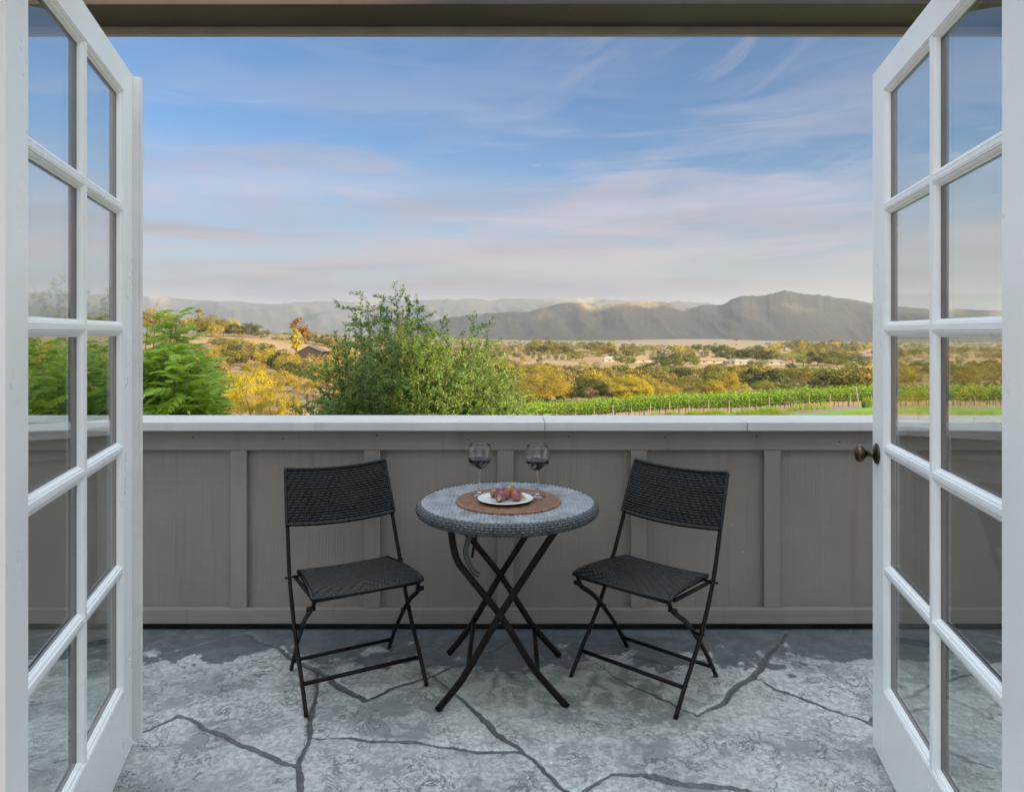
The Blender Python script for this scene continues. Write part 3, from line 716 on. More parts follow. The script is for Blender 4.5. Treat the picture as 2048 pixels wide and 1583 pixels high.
# square grid squeezed to a disc so the strands still run straight
ii = np.hypot(S, T_); 
nr, na = 270, 1500
rr_ = np.linspace(.002, R-.012, nr); th_ = np.linspace(0, 2*math.pi, na+1)[:-1]
RR, TT = np.meshgrid(rr_, th_, indexing='ij'); X_, Y_ = RR*np.cos(TT), RR*np.sin(TT)
Hh = weave(X_+5, Y_+5, .0135, .0150, 1, .0015, 2, .0028)
V = np.stack([X_, Y_, TH+Hh-.001], -1).reshape(-1, 3)
i_ = np.arange(nr-1)[:, None]*na+np.arange(na)[None, :]; i2 = np.arange(nr-1)[:, None]*na+(np.arange(na)[None, :]+1) % na
Fq = np.stack([i_, i_+na, i2+na, i2], -1).reshape(-1, 4)
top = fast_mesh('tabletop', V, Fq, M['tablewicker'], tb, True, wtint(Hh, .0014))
# woven rolled rim
nm = 64; na2 = 1400; ph_ = np.linspace(-.62*math.pi, .62*math.pi+math.pi*.0, nm)
PH, AA = np.meshgrid(np.linspace(math.pi*.5, -math.pi*.62, nm), np.linspace(0, 2*math.pi, na2+1)[:-1], indexing='ij')
arc = AA*R; lat = (PH)*.021
hw_ = weave(lat+3, arc+3, 2*math.pi*R/240, .0095, 1, .0016, 2, .0024)
hw2 = weave(arc+3, lat+3, .0098, 2*math.pi*R/140, 1, .0018, 2, .0026)
rim_r = .019
rad_h = (rim_r+hw2)
Xr = (R-.014+rad_h*np.cos(PH)*.85); Zr = TH-.0195+rad_h*np.sin(PH)*1.02
V = np.stack([Xr*np.cos(AA), Xr*np.sin(AA), Zr], -1).reshape(-1, 3)
i_ = np.arange(nm-1)[:, None]*na2+np.arange(na2)[None, :]; i2 = np.arange(nm-1)[:, None]*na2+(np.arange(na2)[None, :]+1) % na2
fast_mesh('rim', V, np.stack([i_, i_+na2, i2+na2, i2], -1).reshape(-1, 4), M['rimwicker'], tb, True)
MB().lathe([(0, TH-.028), (R-.02, TH-.028), (R-.02, TH-.034), (0, TH-.034)], 64).build('underside', M['wicker'], tb)
def spl(pts, n_=6):
    P = [Vector(p) for p in pts]; P = [P[0]*2-P[1]]+P+[P[-1]*2-P[-2]]; out = []
    for i in range(1, len(P)-2):
        for k in range(n_):
            t = k/n_; a, b, c, d = P[i-1:i+3]
            out.append(.5*((2*b)+(c-a)*t+(2*a-5*b+4*c-d)*t*t+(-a+3*b-3*c+d)*t**3))
    return out+[P[-2]]
legA = [(.190, .668), (.142, .600), (-.025, .345), (-.130, .165), (-.175, .095), (-.250, .004)]
legB = [(-.205, .668), (-.196, .590), (-.178, .530), (-.135, .472), (-.025, .335), (.085, .160), (.135, .095), (.218, .004)]
for yy, o_ in ((-.215, 0), (.205, .0)):
    s_ = .011 if yy < 0 else -.011
    MB().tube(spl([(x-TX*.0, yy-s_, z) for x, z in legA]), .0128, 14, sx=.75).build('leg', M['tube'], tb, True)
    MB().tube(spl([(x-TX*.0, yy+s_, z) for x, z in legB]), .0128, 14, sx=.75).build('leg', M['tube'], tb, True)
    MB().tube([(-.022, yy-.03, .340), (-.022, yy+.03, .340)], .006, 10).build('bolt', M['tube'], tb, True)
MB().tube([(-.142, -.20, .145), (-.142, .20, .145)], .0088, 10).build('stretcher', M['tube'], tb, True)
MB().tube([(.112, -.20, .118), (.112, .20, .118)], .0088, 10).build('stretcher', M['tube'], tb, True)
MB().tube([(-.19, -.22, .655), (-.19, .22, .655)], .009, 10).build('stretcher', M['tube'], tb, True)
MB().tube([(.18, -.22, .655), (.18, .22, .655)], .009, 10).build('stretcher', M['tube'], tb, True)
MB().tube(spl([(-.118, -.17, .668), (-.150, -.19, .575), (-.142, -.20, .53), (-.118, -.20, .49), (-.10, -.20, .48)]), .0095, 12, sx=.6).build('folding_link', M['steel'], tb, True)
MB().tube(spl([(-.10, -.12, .668), (-.120, -.16, .58), (-.128, -.19, .54)]), .007, 10, sx=.6).build('folding_link', M['tube'], tb, True)

# woven placemat
MX, MY = -.0135, 2.728
MR, TT = np.meshgrid(np.linspace(.001, .205, 200), np.linspace(0, 2*math.pi, 900+1)[:-1], indexing='ij')
coil = .0016*np.abs(np.sin(MR*math.pi/.0066)); rib = np.where(MR > .115, .0018*np.abs(np.cos(TT*60+np.floor(MR/.0066)*1.57*.5)), .0006*np.abs(np.cos(TT*40+np.floor(MR/.0066)*1.57)))
Zm = .0055+coil+rib; Zm = np.where(MR > .198, .0035+.0045*np.sqrt(np.clip(1-((MR-.198)/.007)**2, 0, 1))+rib, Zm)
V = np.stack([MR*np.cos(TT), MR*np.sin(TT), Zm], -1)
V = np.concatenate([V, np.stack([MR[-1:]*np.cos(TT[-1:])*.995, MR[-1:]*np.sin(TT[-1:])*.995, MR[-1:]*0], -1)]).reshape(-1, 3)
i_ = np.arange(200)[:, None]*900+np.arange(900)[None, :]; i2 = np.arange(200)[:, None]*900+(np.arange(900)[None, :]+1) % 900
pm = fast_mesh('placemat', V, np.stack([i_, i_+900, i2+900, i2], -1).reshape(-1, 4), M['matw'], None, True, np.repeat((lambda t: np.concatenate([t, t[-1:]]).reshape(-1, 1))(np.clip(np.where(MR > .198, .55+.45*(rib/.0018), (coil/.0016)*.45+rib/.0022*.5)-.15, 0, 1)), 4, 1), off=(MX, MY, TH+.0022))
tag(pm, 'round brown rattan placemat in the middle of the wicker table', 'placemat')
ZM = TH+.0022+.0078
pl = MB().lathe([(0, .004), (.055, .004), (.062, .0055), (.088, .0125), (.104, .0155), (.1065, .0150), (.1065, .0135), (.090, .0095), (.062, .002), (.060, 0), (.054, 0), (.052, .0016), (0, .0016)], 96).build('plate', M['china'], None, True, off=(-.0255, 2.700, ZM))
tag(pl, 'white china plate of figs on the brown placemat', 'plate')
def wineglass(x, y, label, rz=0, tilt=0):
    t = empty('wine_glass', (x, y, ZM), rz); t.rotation_euler.y = tilt
    tag(t, label, 'wine glass', 'wine glasses on the table')
    outer = [(0, .0), (.034, .0), (.0352, .0010), (.034, .0018), (.022, .0045), (.010, .0085), (.0052, .014), (.0038, .022), (.0034, .05), (.0034, .078), (.0042, .088), (.0060, .0945), (.0058, .0975), (.0065, .100), (.013, .1035), (.026, .110), (.038, .1215), (.0460, .136), (.0492, .150), (.0490, .163), (.0470, .178), (.0440, .192), (.0418, .2025)]
    inner = [(.0408, .2025), (.0430, .192), (.0459, .178), (.0479, .163), (.0480, .150), (.0449, .137), (.0370, .1235), (.0255, .1125), (.013, .1065), (.004, .104), (0, .1038)]
    MB().lathe(outer+[(.0413, .2031)]+inner, 72).build('bowl', M['glass'], t, True)
    wn_ = [(0, .1042), (.004, .1044), (.013, .1069), (.0256, .1129), (.0371, .1239), (.0450, .1373), (.0470, .1450), (.0472, .1458), (.0468, .1462), (.0455, .1456), (0, .1455)]
    MB().lathe(wn_, 72).build('wine', M['wine'], t, True)
    return t
wineglass(-.1315, 2.805, 'glass of red wine left of the plate of figs', 0, rad(.8))
wineglass(.1000, 2.775, 'glass of red wine right of the plate of figs', 1.0, rad(.3))
def fig(x, y, tilt, rz, label, h=.046, r=.0205, zoff=0):
    t = empty('fig', (x, y, ZM+.0045+zoff)); tag(t, label, 'fig', 'figs on the white plate')
    T1 = Matrix.Rotation(rz, 4, 'Z') @ Matrix.Rotation(tilt, 4, 'Y')
    prof = [(0, -.020), (.008, -.0192), (.015, -.0155), (.0195, -.008), (.0205, 0), (.0192, .008), (.0155, .0155), (.0105, .0215), (.0068, .0262), (.0045, .030), (.0036, .033), (0, .0335)]
    k = r/.0205; prof = [(a*k, b*h/.0535) for a, b in prof]
    lift = max(-min((T1 @ Vector((a*math.cos(f_), a*math.sin(f_), b))).z for a, b in prof for f_ in np.linspace(0, 6.28, 24)), 0)
    MT = Matrix.Translation((0, 0, lift)) @ T1
    o = MB().lathe(prof, 32).build('fruit', M['fig'], t, True); o.matrix_local = MT
    e = MB().tube([(0, 0, .0325*h/.0535), (.001, 0, .038*h/.0535), (.002, 0, .041*h/.0535)], [.0034, .0026, .0022], 8).build('stem', M['figstem'], t, True); e.matrix_local = MT
    return t
def tp(X, Y, Yd): # point of the table zoom -> plate plane x at depth Yd
    return ((820+X/5.12)-1024)/F*Yd
fig(tp(868, 0, 2.735), 2.738, rad(65), rad(250), 'mauve fig at the back left of the plate', .050, .0200)
fig(tp(922, 0, 2.68), 2.676, rad(100), rad(262), 'rosy fig nearest the viewer at the front of the heap')
fig(tp(985, 0, 2.705), 2.712, rad(38), rad(20), 'reddish fig standing with its yellow green stem up', .062, .0225)
fig(tp(1047, 0, 2.742), 2.748, rad(80), rad(60), 'dark fig half hidden behind the heap on the plate', .050, .0205)
fig(tp(1088, 0, 2.69), 2.690, rad(98), rad(-18), 'dark purple fig with its tip pointing right on the plate', .056, .0205)

# ------------------------------------------------------------ vegetation
rng = np.random.default_rng(7)
def leafquads(P, Nrm, size, asp=.6, tint=None, jit=.5):
    """one diamond leaf per point, facing roughly Nrm"""
    n = len(P); Nn = Nrm+rng.normal(0, jit, (n, 3)); Nn /= np.linalg.norm(Nn, axis=1, keepdims=True)+1e-9
    r = rng.normal(0, 1, (n, 3)); a = np.cross(Nn, r); a /= np.linalg.norm(a, axis=1, keepdims=True)+1e-9; b = np.cross(Nn, a)
    s_ = (size*rng.uniform(.65, 1.35, n))[:, None]
    V = np.stack([P-a*s_, P+b*s_*asp, P+a*s_, P-b*s_*asp], 1).reshape(-1, 3)
    Fq = np.arange(4*n).reshape(n, 4)
    t = tint if tint is not None else rng.uniform(0, 1, n)
    c = np.repeat(t, 4); c = np.stack([c, c, c, np.ones_like(c)], -1)
    return V, Fq, c
def crown(shape, clumps, per, leaf, seed, flat=.75, W=1., H=1., z0=.28, clr=.2):
    """unit-height crown made of leaf clumps. shape: round, tall, umbrella, bush"""
    r_ = np.random.default_rng(seed); Vs = []; Ns = []; T = []; cs = []
    for k in range(clumps):
        d = r_.normal(0, 1, 3); d /= np.linalg.norm(d); 
        if shape == 'umbrella': d[2] = abs(d[2])*.45
        if d[2] < -.75: d[2] *= .7
        rr = r_.uniform(.45, 1.0)**.6
        c = d*rr; zc = z0+(1-z0)/2
        if shape == 'umbrella': p = np.array([c[0]*.5*W, c[1]*.5*W, .72+c[2]*.35])
        elif shape == 'tall': p = np.array([c[0]*.5*W*(1-.55*max(c[2], 0)), c[1]*.5*W*(1-.55*max(c[2], 0)), zc+c[2]*(1-z0)*.46])
        else: p = np.array([c[0]*.44*W, c[1]*.44*W, zc+c[2]*(1-z0)*.41])
        cr = clr*r_.uniform(.6, 1.15)*.5*(W if shape != 'tall' else .6)
        cs.append((p, cr)); tint = np.clip(r_.normal(.5, .22), 0, 1)
        m = int(per*r_.uniform(.6, 1.3)); q = r_.normal(0, 1, (m, 3)); q /= np.linalg.norm(q, axis=1, keepdims=True)
        q[:, 2] = np.where(q[:, 2] < -.5, -q[:, 2]*.6, q[:, 2])
        rad_ = r_.uniform(.55, 1.08, m)[:, None]
        Vs.append(p+q*cr*rad_*np.array([1, 1, flat])); Ns.append(q+np.array([0, 0, .25])); T.append(np.clip(tint+r_.normal(0, .2, m), 0, 1))
    return leafquads(np.concatenate(Vs), np.concatenate(Ns), leaf, .62, np.concatenate(T), .45), cs
def trunk(cs, seed, th=.022, fork=.30, nb=7):
    r_ = random.Random(seed); mb = MB()
    mb.tube(spl([(0, 0, -.06), (r_.uniform(-.01, .01), 0, fork*.5), (r_.uniform(-.03, .03), r_.uniform(-.02, .02), fork)], 3), [th*1.3, th*1.2, th*1.1, th*1.05, th, th*.95, th*.9], 7)
    for p, cr in r_.sample(cs, min(nb, len(cs))):
        m = Vector(p)*.5+Vector((0, 0, fork*.55)); m += Vector((r_.uniform(-.04, .04), r_.uniform(-.04, .04), 0))
        mb.tube([(0, 0, fork*.8), m, p], [th*.65, th*.42, th*.16], 5)
    return mb
PROTO = {}
def proto(kind, mk, lod, var):
    key = (kind, mk, lod, var)
    if key in PROTO: return PROTO[key]
    sd = hash((kind, lod, var)) % 1000 if False else (len(kind)*97+lod*31+var*7+sum(map(ord, kind))) % 997
    K = {'oak': ('round', 62, .30, .85, 1.25, .02), 'bush': ('bush', 34, .36, .8, 1.5, -.12), 'tall': ('tall', 34, .34, 1.1, .55, .04), 'umbrella': ('umbrella', 30, .34, .6, 1.5, .5), 'round': ('round', 70, .24, .9, 1.05, .0), 'pine': ('tall', 26, .36, .8, .62, .22)}[kind]
    shape, ncl, clr, flat, W, z0 = K
    per, leaf = {0: (230, .0115), 1: (110, .019), 2: (42, .036)}[lod]
    if lod == 2: ncl = int(ncl*.8)
    (V, Fq, c), cs = crown(shape, ncl, per, leaf, sd+var*13, flat, W, 1., z0, clr)
    PROTO[key] = (V, Fq, c, cs, sd); return PROTO[key]
MESH = {}
def tree(name, kind, mk, lod, var, loc, h, wid, rz, label, cat, group, lean=None, mesh_only=False):
    V, Fq, c, cs, sd = proto(kind, mk, lod, var)
    Kw = {'oak': 1.20, 'bush': 1.5, 'tall': .55, 'umbrella': 1.5, 'round': 1.05, 'pine': .62}[kind]
    sx = wid/(Kw) if wid else h
    key = (kind, mk, lod, var)
    if lod == 2:      # a few pixels high: one mesh, crown and trunk together
        if key not in MESH:
            tm = trunk(cs, sd); n0 = len(V)
            V2 = np.concatenate([V, np.array([tuple(p) for p in tm.v])]); o = None
            tri = [f for f in tm.f if len(f) == 4]
            F2 = np.concatenate([Fq, np.array(tri)+n0]); c2 = np.concatenate([c, np.tile([[.0, .0, .0, 1]], (len(tm.v), 1))])
            o = fast_mesh(name, V2, F2, M[mk], None, False, c2); MESH[key] = o.data
        else: o = bpy.data.objects.new(name, MESH[key]); COL.objects.link(o)
        o.name = name; o.location = loc; o.scale = (sx, sx, h); o.rotation_euler.z = rz
        if lean: o.rotation_euler.y = lean
        return tag(o, label, cat, group)
    t = empty(name, loc, rz); t.scale = (sx, sx, h)
    if lean: t.rotation_euler = (0, lean, 0)
    if key not in MESH:
        a = fast_mesh('crown', V, Fq, M[mk], t, False, c); b = trunk(cs, sd).build('trunk', M['bark'], t, True)
        MESH[key] = (a.data, b.data)
    else:
        for nm_, me in zip(('crown', 'trunk'), MESH[key]):
            o = bpy.data.objects.new(nm_, me); COL.objects.link(o); o.parent = t
    return tag(t, label, cat, group)
NAMES = {'oak': 'oak_tree', 'bush': 'bush', 'tall': 'poplar_tree', 'umbrella': 'umbrella_tree', 'round': 'round_tree', 'pine': 'pine_tree'}
COLN = {'gold': 'golden', 'olive': 'olive brown', 'dark': 'dark green', 'yellow': 'bright yellow', 'tan': 'pale tan', 'light': 'light green', 'rust': 'rusty brown', 'lowgreen': 'fresh green', 'deadwood': 'bare tan'}
KN = {'oak': 'oak', 'bush': 'bush', 'tall': 'tall narrow tree', 'umbrella': 'flat topped tree', 'round': 'rounded tree', 'pine': 'pine'}
def place(u, vt, vb, w_, kind, mk, where, label=None, group=None, Y=None, lean=None):
    if Y is None: Y = solveY(u, vb)
    x = (u-1024)/F*Y; z = gz(x, Y); h = (H0+(HC-z)*F/Y-vt)/F*Y; wid = w_/F*Y
    h = max(h, 1.5)
    lod = 1 if w_ > 34 else 2
    if w_ > 62: lod = 0
    lab = label or (COLN[mk]+' '+KN[kind]+' '+where)
    return tree(NAMES[kind], kind, mk, lod, random.randrange(3), (x, Y, z-.02*h), h*1.10, wid*1.15, random.uniform(-3, 3), lab, 'bush' if kind == 'bush' else 'tree', group or (COLN[mk]+' '+KN[kind]+'s '+where), lean)
random.seed(5)
O = 'oak'
Wc = 'in the valley just beyond the vineyard'
for a in [(1085,733,812,104,O,'gold'),(1177,755,808,72,'round','dark'),(1262,747,808,92,'round','yellow'),(1327,765,806,60,O,'gold'),(1310,756,792,40,O,'gold'),
 (1382,752,798,66,O,'olive'),(1427,760,798,46,O,'gold'),(1142,765,806,50,O,'gold'),(1220,765,806,46,O,'olive'),(1440,773,798,22,'tall','gold'),(1426,762,797,30,O,'gold'),
 (1481,766,792,46,'bush','yellow'),(1523,760,787,42,O,'light'),(1458,743,790,42,O,'gold'),(1606,768,787,64,'bush','dark'),(1576,756,784,28,'tall','light'),(1606,755,780,36,O,'tan'),
 (1716,753,774,58,'bush','dark'),(1653,750,777,64,'bush','dark'),(1350,775,802,34,O,'olive'),(1555,762,784,28,'bush','tan'),(1045,765,815,60,O,'olive'),(1012,750,805,64,O,'olive')]:
    place(*a, Wc)
Wm = 'on the slope in the middle of the valley'
for a in [(1322,710,757,74,'round','dark'),(1360,733,766,46,O,'dark'),(1382,733,762,42,O,'tan'),(1423,731,776,56,O,'olive'),(1234,729,756,46,O,'olive'),(1228,741,762,32,O,'tan'),
 (1197,735,751,26,O,'dark'),(1177,740,768,62,O,'olive'),(1152,735,757,36,O,'dark'),(1126,731,751,32,O,'tan'),(1080,725,748,52,O,'gold'),(1444,728,757,36,O,'dark'),(1477,745,768,32,O,'dark'),
 (1498,742,770,42,O,'dark'),(1470,742,776,24,O,'olive'),(1512,720,746,34,O,'olive'),(1558,735,762,62,O,'olive'),(1607,746,760,28,O,'olive'),(1549,745,772,46,O,'dark'),(1592,740,767,38,O,'olive'),
 (1516,752,777,32,O,'dark'),(1685,742,764,32,'bush','tan'),(1713,738,757,26,O,'olive'),(1730,741,762,26,O,'olive'),(1583,726,741,22,'round','dark'),(1110,742,768,46,O,'olive'),(1280,738,760,18,'tall','dark'),
 (1055,730,760,50,O,'gold'),(1030,722,750,46,O,'tan'),(1205,752,785,44,O,'gold'),(1255,745,775,34,O,'tan'),(1290,760,790,30,O,'olive'),(1345,748,778,40,O,'olive'),(1400,770,792,30,O,'dark'),(1540,770,790,26,O,'olive'),(1630,765,782,26,O,'olive')]:
    place(*a, Wm)
Wh = 'among the houses across the valley'
for a in [(1255,711,731,34,'round','light'),(1235,708,725,18,'tall','olive'),(1380,708,729,32,'round','olive'),(1392,716,733,20,O,'light'),(1351,706,725,26,O,'dark'),(1359,716,736,22,O,'olive'),
 (1165,701,722,40,'umbrella','olive'),(1152,707,722,24,O,'gold'),(1138,698,709,32,O,'dark'),(1252,687,708,24,'pine','olive'),(1222,686,713,26,'pine','gold'),(1206,692,713,24,O,'rust'),(1197,685,703,34,O,'dark'),
 (1185,685,706,32,O,'olive'),(1166,683,698,24,'round','light'),(1127,685,706,30,O,'olive'),(1103,684,707,32,O,'olive'),(1095,677,705,14,'tall','olive'),(1075,680,701,30,O,'gold'),(1064,685,706,32,O,'olive'),(1267,693,708,22,O,'olive'),
 (1285,690,707,24,O,'light'),(1295,690,701,26,'umbrella','olive'),(1320,690,701,24,'umbrella','olive'),(1341,690,707,20,'round','light'),(1353,689,707,26,'round','yellow'),(1365,692,706,18,'tall','yellow'),(1382,697,709,18,O,'light'),
 (1396,688,705,24,'pine','dark'),(1418,690,704,28,O,'dark'),(1431,686,703,14,'tall','light'),(1443,692,719,34,O,'dark'),(1413,697,709,12,O,'light'),(1449,690,705,26,O,'olive'),(1462,695,707,24,O,'light'),
 (1455,704,722,28,O,'dark'),(1485,699,722,30,O,'dark'),(1505,699,723,30,O,'dark'),(1525,700,724,32,O,'dark'),(1543,701,724,26,O,'dark'),(1560,706,728,30,'umbrella','light'),(1585,708,729,40,'umbrella','light'),(1607,712,731,32,O,'light'),
 (1636,702,731,40,O,'dark'),(1669,705,726,34,O,'dark'),(1674,715,734,40,O,'olive'),(1713,709,728,38,O,'dark'),(1730,718,736,30,O,'olive'),(1704,724,738,26,O,'light'),(1488,714,725,16,O,'olive'),(1650,712,731,30,O,'olive'),(1690,712,730,26,O,'dark'),
 (1500,693,706,18,O,'light'),(1520,692,705,22,O,'dark'),(1400,712,722,22,'umbrella','olive'),(1372,714,722,16,'round','olive')]:
    place(*a, Wh)
for k, uu in enumerate((1066, 1080, 1097, 1112, 1125, 1045, 1138)):
    place(uu, 708+k*.6, 719+k*.5, 9, 'round', 'light', 'in the row above the pale track', group='small trees in a row above the pale track')
Wt = 'in the far tree belt at the foot of the mountain'
for a in [(1549,687,703,26,'round','yellow'),(1560,684,703,13,'tall','yellow'),(1574,684,701,22,O,'olive'),(1587,680,701,20,'round','olive'),(1600,678,701,22,'round','gold'),(1611,682,700,18,O,'olive'),(1625,684,699,24,O,'gold'),(1643,683,701,22,'round','olive'),
 (1664,679,701,18,'pine','olive'),(1674,683,701,28,'round','yellow'),(1690,684,702,18,O,'olive'),(1709,682,703,20,'round','gold'),(1725,686,703,14,'tall','yellow'),(1734,684,703,13,'tall','yellow'),(1639,693,705,20,'round','yellow'),(1593,691,703,28,O,'olive'),(1618,692,706,18,O,'gold'),(1655,690,703,20,O,'light'),(1698,690,704,18,O,'light')]:
    place(*a, Wt)
Wl = 'along the crest of the left hill'
for a in [(301,616,658,46,O,'gold'),(324,625,660,28,O,'olive'),(338,627,658,22,O,'gold'),(395,617,656,24,'pine','olive'),(378,636,667,28,O,'gold'),(399,640,672,32,O,'olive'),(412,637,672,30,O,'gold'),(424,631,672,38,O,'olive'),(447,640,672,30,O,'olive'),
 (466,635,668,26,'round','yellow'),(468,648,673,30,O,'dark'),(494,645,675,38,O,'dark'),(515,650,676,38,'bush','dark'),(530,660,677,24,'bush','olive'),(552,667,680,18,'bush','gold'),(566,668,681,16,'bush','gold'),(582,667,682,14,'bush','dark'),
 (350,636,668,34,O,'olive'),(430,650,674,30,O,'gold'),(624,668,686,24,O,'olive'),(640,676,690,24,O,'gold'),(655,678,694,26,O,'olive'),(615,660,684,18,O,'rust'),(480,655,675,20,O,'olive'),(280,625,660,40,O,'olive'),(255,630,662,40,O,'gold'),(215,628,664,44,O,'olive'),(170,632,666,44,O,'gold'),(120,630,668,44,O,'olive'),(70,634,668,44,O,'gold')]:
    place(*a, Wl)
for a, dv in (((596,632,684,30), 0), ((606,640,686,26), 0)):
    pass
pt = place(612, 634, 686, 34, 'pine', 'rust', Wl, 'tall rusty eucalyptus leaning to the left behind the yellow tree', 'leaning eucalyptus', lean=-rad(22))
pt.name = 'eucalyptus_tree'; pt['group'] = 'eucalyptus'; del pt['group']
pt = place(592, 660, 708, 26, 'tall', 'yellow', Wl, 'bright yellow tall tree just left of the dark barn'); pt.name = 'poplar_tree'; del pt['group']
pt = place(566, 697, 708, 17, 'bush', 'dark', Wl, 'small dark bush alone in the golden field left of the barn'); del pt['group']
Ws = 'on the reddish slope below the dark barn'
for a in [(438,675,694,38,O,'olive'),(456,677,702,38,O,'olive'),(478,677,702,38,O,'olive'),(526,686,708,44,O,'dark'),(500,684,706,28,O,'gold'),(448,690,717,40,O,'gold'),(475,697,724,36,O,'gold'),(424,697,729,26,O,'gold'),(452,700,727,34,O,'olive'),
 (538,698,736,54,O,'gold'),(515,700,728,34,O,'olive'),(508,723,750,48,O,'gold'),(579,705,752,48,O,'gold'),(605,717,748,48,O,'olive'),(588,735,755,34,O,'gold'),(558,742,782,62,O,'gold'),(526,742,776,40,O,'dark'),(640,712,752,50,O,'gold'),(670,706,745,52,O,'gold'),
 (562,720,748,34,O,'olive'),(690,695,730,44,O,'gold'),(655,735,778,56,O,'gold'),(610,755,790,50,O,'gold'),(720,712,752,50,O,'olive'),(750,720,765,54,O,'gold'),(795,715,760,54,O,'olive'),(840,722,765,52,O,'gold'),(880,712,752,50,O,'olive'),(920,722,765,52,O,'gold'),(960,715,752,50,O,'olive'),(995,722,762,50,O,'gold'),
 (700,765,815,70,O,'gold'),(770,770,820,74,O,'gold'),(850,770,822,74,O,'olive'),(930,765,818,70,O,'gold'),(400,712,742,36,O,'gold'),(370,705,735,36,O,'olive'),(330,700,735,40,O,'gold'),(390,735,775,50,O,'olive'),(330,735,780,54,O,'gold')]:
    place(*a, Ws)
Wg = 'standing large below the half wall, left of the middle shrub'
for k, a in enumerate([(458,745,858,60,O,'yellow'),(500,738,865,84,O,'yellow'),(545,772,865,66,O,'gold'),(578,790,866,52,O,'gold')]):
    place(*a, Wg, Y=(92, 88, 84, 80)[k], group='golden trees standing large below the half wall')
# trees seen through and past the open doors, and between the listed ones
cnt = 0
while cnt < 95:
    z_ = random.random()
    if z_ < .30: u = random.uniform(1745, 2350); vb = random.choice([random.uniform(700, 740), random.uniform(740, 800)]); wh = 'beyond the right door'
    elif z_ < .50: u = random.uniform(-250, 280); vb = random.uniform(700, 800); wh = 'beyond the left door'
    elif z_ < .68: u = random.uniform(640, 1040); vb = random.uniform(692, 740); wh = 'behind the middle shrub'
    else: u = random.uniform(1060, 1740); vb = random.uniform(696, 712); wh = 'scattered across the far valley'
    Y = solveY(u, vb)
    hh = random.uniform(6, 9.5)*(1+.4*(Y > 700)); hpx = hh*F/Y
    place(u, vb-hpx, vb, hpx*random.uniform(1.0, 1.6), random.choice([O, O, O, 'round']), random.choice(['olive', 'gold', 'dark', 'olive', 'tan' if z_ > .5 else 'gold']), wh); cnt += 1
# trees and scrub too many and too small to count
PAL = [((.10, .085, .015), (.50, .38, .06)), ((.06, .065, .015), (.30, .26, .055)), ((.06, .065, .015), (.28, .25, .055)), ((.03, .042, .014), (.125, .14, .035)), ((.14, .11, .04), (.36, .28, .10)), ((.09, .11, .02), (.30, .31, .05))]
def wood(name, label, pts, seed):
    r_ = random.Random(seed); Vs, Fs, Cs = [], [], []; nv = 0
    for (x, y, h, wd) in pts:
        kd = r_.choice(['oak', 'oak', 'round', 'bush']); V, Fq, c, cs, sd = proto(kind=kd, mk='x', lod=2, var=r_.randrange(3))
        Kw = {'oak': 1.25, 'bush': 1.5, 'round': 1.05}[kd]; rz = r_.uniform(0, 6.28); ca, sa = math.cos(rz), math.sin(rz)
        sub = 1 if h*F/y > 22 else 2
        V = V.reshape(-1, 4, 3)[::sub].reshape(-1, 3); c = c.reshape(-1, 4, 4)[::sub].reshape(-1, 4)
        X = (V[:, 0]*ca-V[:, 1]*sa)*wd/Kw+x; Y = (V[:, 0]*sa+V[:, 1]*ca)*wd/Kw+y; Z = V[:, 2]*h+gz(x, y)-.1*h
        d, l = PAL[r_.randrange(len(PAL))]; k = (c[:, :1]*.9+r_.uniform(-.1, .15)).clip(0, 1); cc_ = np.array(d)*(1-k)+np.array(l)*k
        Vs.append(np.stack([X, Y, Z], -1)); Fs.append(np.arange(len(V)).reshape(-1, 4)+nv); nv += len(V); Cs.append(np.concatenate([cc_, np.ones((len(V), 1))], -1))
    o = fast_mesh(name, np.concatenate(Vs), np.concatenate(Fs), M['wood'], None, False, np.concatenate(Cs)); return tag(o, label, 'woodland', kind='stuff')
def okspot(u, Y):
    if 380 < u < 800 and 345 < Y < 620: return False
    if 545 < u < 715 and 210 < Y < 460: return False
    if 1060 < u < 1300 and 500 < Y < 760: return random.random() < .15
    if 1270 < u < 1600 and 560 < Y < 640: return False
    if 1530 < u < 1770 and 400 < Y < 620: return False
    return True
pts_ = []
while len(pts_) < 500:
    u = random.choice([random.uniform(-500, 2500), random.uniform(1040, 1760), random.uniform(280, 1040)]); Y = math.exp(random.uniform(math.log(150), math.log(950)))
    if Y < 260 and u > 1100: Y = Y*1.3
    if not okspot(u, Y): continue
    x = (u-1024)/F*Y
    if fbm(np.array([x/60.]), np.array([Y/60.]), 3, 77)[0] < .43: continue
    h = random.uniform(3.5, 8.0); pts_.append((x, Y, h, h*random.uniform(1.0, 1.7)))
wood('valley_woodland', 'mixed golden and green oak woodland covering the valley slopes', pts_, 3)
pts_ = []
while len(pts_) < 3000:
    u = random.uniform(-500, 2600); Y = math.exp(random.uniform(math.log(780), math.log(3750)))
    if 1230 < u < 1560 and Y > 1500 and random.random() < .95: continue
    x = (u-1024)/F*Y
    if Y < 2000 and fbm(np.array([x/240.]), np.array([Y/240.]), 3, 78)[0] < .42: continue
    h = random.uniform(5, 11); pts_.append((x, Y, h, h*random.uniform(1.0, 2.0)))
wood('distant_scrub', 'far oaks and scrub scattered over the valley floor', pts_, 4)

